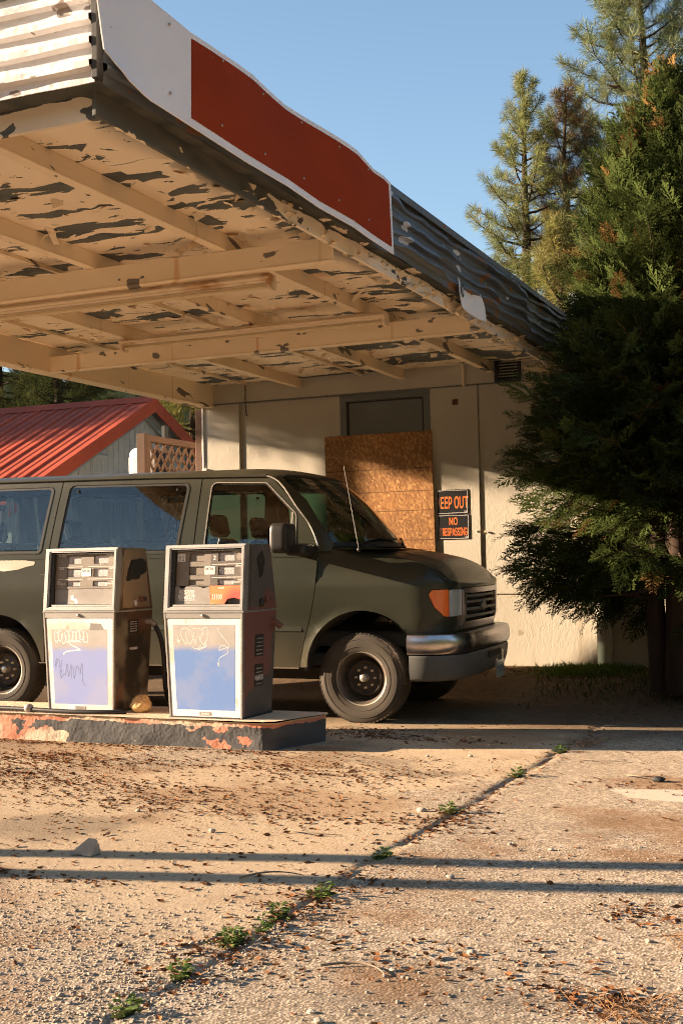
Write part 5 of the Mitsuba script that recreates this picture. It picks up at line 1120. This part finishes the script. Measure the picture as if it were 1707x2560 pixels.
for q_ in range(nb):
    t = (q_ + g.random()) / nb
    z = .75 + (chh - .75) * t ** .95
    if z < 1.8 and g.random() < .7: continue
    L = crad(z) * g.uniform(.62, 1.1); a = q_ * 2.39996 + g.normal(0, .3)
    o = np.array([np.interp(z, CP[:, 2], CP[:, 0]), np.interp(z, CP[:, 2], CP[:, 1]), z])
    el = np.interp(z, [.8, 2, 3.2, 4.6, 5.5], [-.10, .0, .35, .8, 1.2]) + g.normal(0, .1)
    d = np.array([math.cos(a) * math.cos(el), math.sin(a) * math.cos(el), math.sin(el)])
    s_ = np.linspace(0, 1, 7)[:, None]
    Lr = L / max(math.cos(el), .5)
    path = o + d * Lr * s_ + np.array([0, 0, 1]) * Lr * (.18 * s_ ** 2 - .22 * s_ * (1 - s_) - (.12 if z < 1.9 else 0) * s_)
    if z < 2.0: wood.append(tube(path, np.linspace(.016, .004, 7), 5, False))
    elif q_ % 3 == 0 and z < 4.0: wood.append(tube(path, np.linspace(.014, .004, 7), 4, False))
    k_ = int(7 + 12 * L) + 3
    u0 = .45 if z < 1.75 else .25
    for w_ in range(k_):
        u_ = u0 + (1 - u0) * (w_ + g.random()) / k_
        p = np.array([np.interp(u_, s_[:, 0], path[:, e]) for e in range(3)])
        side = g.normal(0, 1, 3); side -= d * (side @ d); side /= np.linalg.norm(side)
        p = p + side * g.uniform(0, .13)
        dd = d * g.uniform(.6, 1.2) + side * g.uniform(.1, .75) + np.array([0, 0, -.35 if z < 1.9 else (.05 if z < 3 else .75)])
        if p[2] < .45 or p[2] > 5.6 or math.hypot(p[0] - np.interp(p[2], CP[:, 2], CP[:, 0]), p[1] - np.interp(p[2], CP[:, 2], CP[:, 1])) > crad(p[2]) * (1.0 + .3 * g.random() ** 4) - .04: continue
        wallclip = (p[1] > YW - .12 and p[2] < 4.05)
        inroof = (p[0] < XS + .06 and p[2] > 3.2 and p[2] < 3.95)
        if wallclip or inroof: continue
        sp.append(p); sd_.append(dd); ss.append(g.uniform(.16, .34) * (1.0 if z < 4.8 else .85))
        top = np.clip((z - 3.9) / 1.5, 0, 1) * u_
        cc = np.array([.05, .068, .02]) * g.uniform(.5, 1.5)
        if g.random() < .03 + .38 * top: cc = np.array([.21, .125, .045]) * g.uniform(.7, 1.1)
        sc_.append(cc)
sp, sd_, ss, sc_ = np.array(sp), np.array(sd_), np.array(ss), np.array(sc_)
put(CE + '__trunk', cat(*wood), 'm_bark', smooth=True)
ms, cs = [], []
idx = np.arange(len(sp)) % 3
for k_ in range(3):
    s_ = idx == k_
    m_, c_ = orient(*sprays[k_], sp[s_], sd_[s_], g.uniform(-.9, .9, s_.sum()), ss[s_], sc_[s_]); ms.append(m_); cs.append(c_)
put(CE + '__crown', cat(*ms), 'm_leaf', color=np.vstack(cs))

# ------------------------------------------------------------------ grass, weeds, stones, sticks
g = np.random.default_rng(9)
bl_v = np.array([[0, -.06, 0], [0, .06, 0], [.12, -.045, .55], [.12, .045, .55], [.38, 0, 1.0]]); bl_f = np.array([[0, 1, 3], [0, 3, 2], [2, 3, 4]])
P = np.vstack([np.stack([g.normal(-2.75, .25, 2600), g.normal(12.2, .12, 2600)], 1), np.stack([g.uniform(-3.2, 1, 5200), g.uniform(10.2, 12.3, 5200)], 1)])
P = P[(P[:, 1] < 12.48) & (P[:, 1] > 11.2 + .9 * (meshkit.fbm(np.stack([P[:, 0] * 1.3, P[:, 1] * 1.3, P[:, 0] * 0], 1), 3) - .5) * 2 + g.normal(0, .25, len(P)))]; n = len(P)
m, c = scatter_mesh(bl_v, bl_f, np.column_stack([P, gz(P[:, 0], P[:, 1]) - .003]), g.uniform(0, 6.28, n), g.normal(0, .35, n), g.uniform(.03, .09, n), np.where(P[:, 1:2] > 11.95, 1.0, .45) * np.array([.12, .17, .035]) * g.uniform(.6, 1.3, (n, 1)))
put('grass', m, 'm_leaf', color=c); tag('grass', 'short green grass at the foot of the stucco wall and cedar', 'grass', kind='stuff')
lf_v = np.array([[0, 0, 0], [.35, -.2, .14], [.35, .2, .14], [.75, -.17, .22], [.75, .17, .22], [1.0, 0, .16]]); lf_f = np.array([[0, 1, 2], [1, 3, 4], [1, 4, 2], [3, 5, 4]])
weeds = [(-2.10, 8.45, .13, 'weed tuft furthest up the crack, next to the long shadow edge'), (-2.13, 7.45, .13, 'broad green weed in the crack, second from the back'), (-2.16, 6.25, .15, 'green weed in the crack ringed by brown leaf litter'), (-2.13, 5.22, .11, 'small weed in the crack in the strip between the two shadow bars'),
         (-2.11, 4.55, .13, 'low weed in the crack just in front of the shadow bars'), (-2.14, 4.22, .12, 'small spreading weed in the crack above the bright green one'), (-2.15, 3.88, .15, 'bright leafy green weed, the fullest one in the crack'), (-2.13, 3.50, .11, 'thin flat weed in the crack below the full green one'), (-2.12, 3.16, .11, 'weed tuft nearest the camera at the bottom edge'),
         (-2.12, 4.05, .08, 'tiny weed sprig in the crack beside the bright leafy weed')]
for q_, (x, y, r, lab) in enumerate(weeds):
    k = 'crack_weed' if q_ == 0 else f'crack_weed_{q_:03d}'
    r = r * .47; n = int(150 * (r / .10) ** 2); a = g.uniform(0, 6.28, n); rr = np.abs(g.normal(0, .5, n)) * r
    pos = np.stack([x + rr * np.cos(a) * .7, y + rr * np.sin(a) * 1.2, np.full(n, .0) + g.uniform(0, .055, n) * np.exp(-(rr / r) ** 2)], 1)
    m, c = scatter_mesh(lf_v, lf_f, pos, a + g.normal(0, .6, n), g.normal(0, .5, n), g.uniform(.015, .04, n), np.array([.10, .15, .045]) * g.uniform(.6, 1.4, (n, 1)))
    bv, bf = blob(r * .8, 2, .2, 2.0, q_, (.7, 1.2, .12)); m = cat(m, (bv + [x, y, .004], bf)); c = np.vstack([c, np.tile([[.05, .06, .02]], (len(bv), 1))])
    put(k, m, 'm_leaf', color=c); tag(k, lab, 'weed', 'weeds growing in the pavement crack')
dry = [(-.72, 3.62, .2, 'sprawling dry orange weed clump at the bottom right corner'), (-.62, 4.35, .14, 'dry weed clump at the right edge above the bottom one'), (-.62, 5.15, .13, 'dry weed clump at the right edge by the shadow bars'), (-2.0, 8.75, .16, 'tangle of dry stems at the far end of the crack')]
for q_, (x, y, r, lab) in enumerate(dry):
    k = 'dry_weed' if q_ == 0 else f'dry_weed_{q_:03d}'; st = []; lv = []
    for w_ in range(int(45 * r / .15)):
        a, L = g.uniform(0, 6.28), r * g.uniform(.4, 1.2); s0 = np.array([x + g.normal(0, r * .4), y + g.normal(0, r * .4), .004])
        st.append(tube(np.array([s0, s0 + [math.cos(a) * L * .4, math.sin(a) * L * .4, L * .28], s0 + [math.cos(a + .5) * L, math.sin(a + .5) * L, L * g.uniform(.0, .35)]]), [.0016, .0013, .0007], 3, False))
    m = cat(*st); put(k, m, 'm_litter', color=np.tile([[.25, .145, .075]], (len(m[0]), 1))); tag(k, lab, 'dry weed', 'dry weed clumps on the forecourt')
k = 'rubble_chunk'; tag(k, 'pointed pale lump of broken concrete by the upper shadow bar', 'rock')
pts = np.array([[-.085, -.03, 0], [.07, -.04, 0], [.08, .05, 0], [-.07, .05, 0], [.035, 0, .10], [.075, .015, .085], [-.06, 0, .03], [.0, .03, .07]]); h = trimesh.convex.convex_hull(pts)
v, f = trimesh.remesh.subdivide(np.array(h.vertices), np.array(h.faces)); v, f = trimesh.remesh.subdivide(v, f); v, f = trimesh.remesh.subdivide(v, f)
v = (v + (meshkit.fbm(v * 40, 3)[:, None] - .5) * .014) * .78
put(k, (v + [-3.42, 4.80, .012], f), 'm_rock', smooth=30)
stones = [(-3.11, 5.43, .022, 'rounded tan pebble right of the island, in front of the shadow bars'), (-3.75, 5.75, .018, 'small pale pebble in the middle of the left slab'), (-1.29, 7.50, .045, 'dark flat stone on the right asphalt beyond the rust stains'), (-1.72, 4.98, .02, 'grey pebble between the two shadow bars on the asphalt'), (-1.45, 5.6, .016, 'small grey stone on the asphalt behind the shadow bars'),
          (-1.33, 4.05, .02, 'grey stone on the asphalt in the lower right'), (-2.62, 8.05, .02, 'white chip by the edge of the island shadow'), (-2.9, 7.98, .016, 'tan chip beside the white one at the shadow edge'), (-1.55, 3.3, .018, 'pale flat stone near the bottom edge'), (-2.30, 6.22, .03, 'pale stone beside the crack next to the ringed weed')]
for q_, (x, y, r, lab) in enumerate(stones):
    r = r * .72; k = 'stone' if q_ == 0 else f'stone_{q_:03d}'; v, f = blob(r, 2, .3, 1.6, q_ + 2, (1.2, .9, .62)); put(k, (v + [x, y, zg(x, y) + r * .45], f), 'm_dark' if q_ == 2 else 'm_rock', smooth=30); tag(k, lab, 'stone', 'loose stones on the forecourt')
sticks = [([(-2.52, 4.62, .02), (-2.42, 4.72, .03), (-2.28, 4.74, .022)], 'bent dark twig left of the crack weeds'), ([(-1.75, 3.75, .006), (-1.6, 3.8, .01), (-1.52, 3.74, .006)], 'pale forked twig on the asphalt right of the crack'), ([(-1.9, 8.15, .006), (-1.7, 8.1, .012), (-1.55, 8.12, .005)], 'thin stick at the edge of the long shadow'), ([(-2.75, 5.55, .018), (-2.6, 5.5, .022), (-2.45, 5.52, .016)], 'thin straw on the left slab'), ([(-1.5, 7.65, .004), (-1.4, 7.55, .02), (-1.28, 7.62, .005)], 'dry stem curled over the rust stain')]
for q_, (p, lab) in enumerate(sticks):
    k = 'twig' if q_ == 0 else f'twig_{q_:03d}'; put(k, tube(smoothpath(p, 12), np.linspace(.005, .002, 12), 6), 'm_twig', smooth=True); tag(k, lab, 'twig', 'twigs lying on the forecourt')

# ------------------------------------------------------------------ roadside sign out of frame on the left: casts the two shadow bars
k = 'unseen_sign'; tag(k, 'unseen tall sign on two steel posts, out of view, placed to cast the two shadow bars', 'sign')
for x, y in ((-7.5, 3.765), (-7.5, 3.38)):
    put(k + '__post', tube([(x, y, -.1), (x, y, 5.6)], .080, 12), 'm_alu', smooth=30)
put(k + '__panel', cbox(-7.62, -7.38, 2.4, 4.7, 5.605, 7.2, .02), 'm_sign_white')
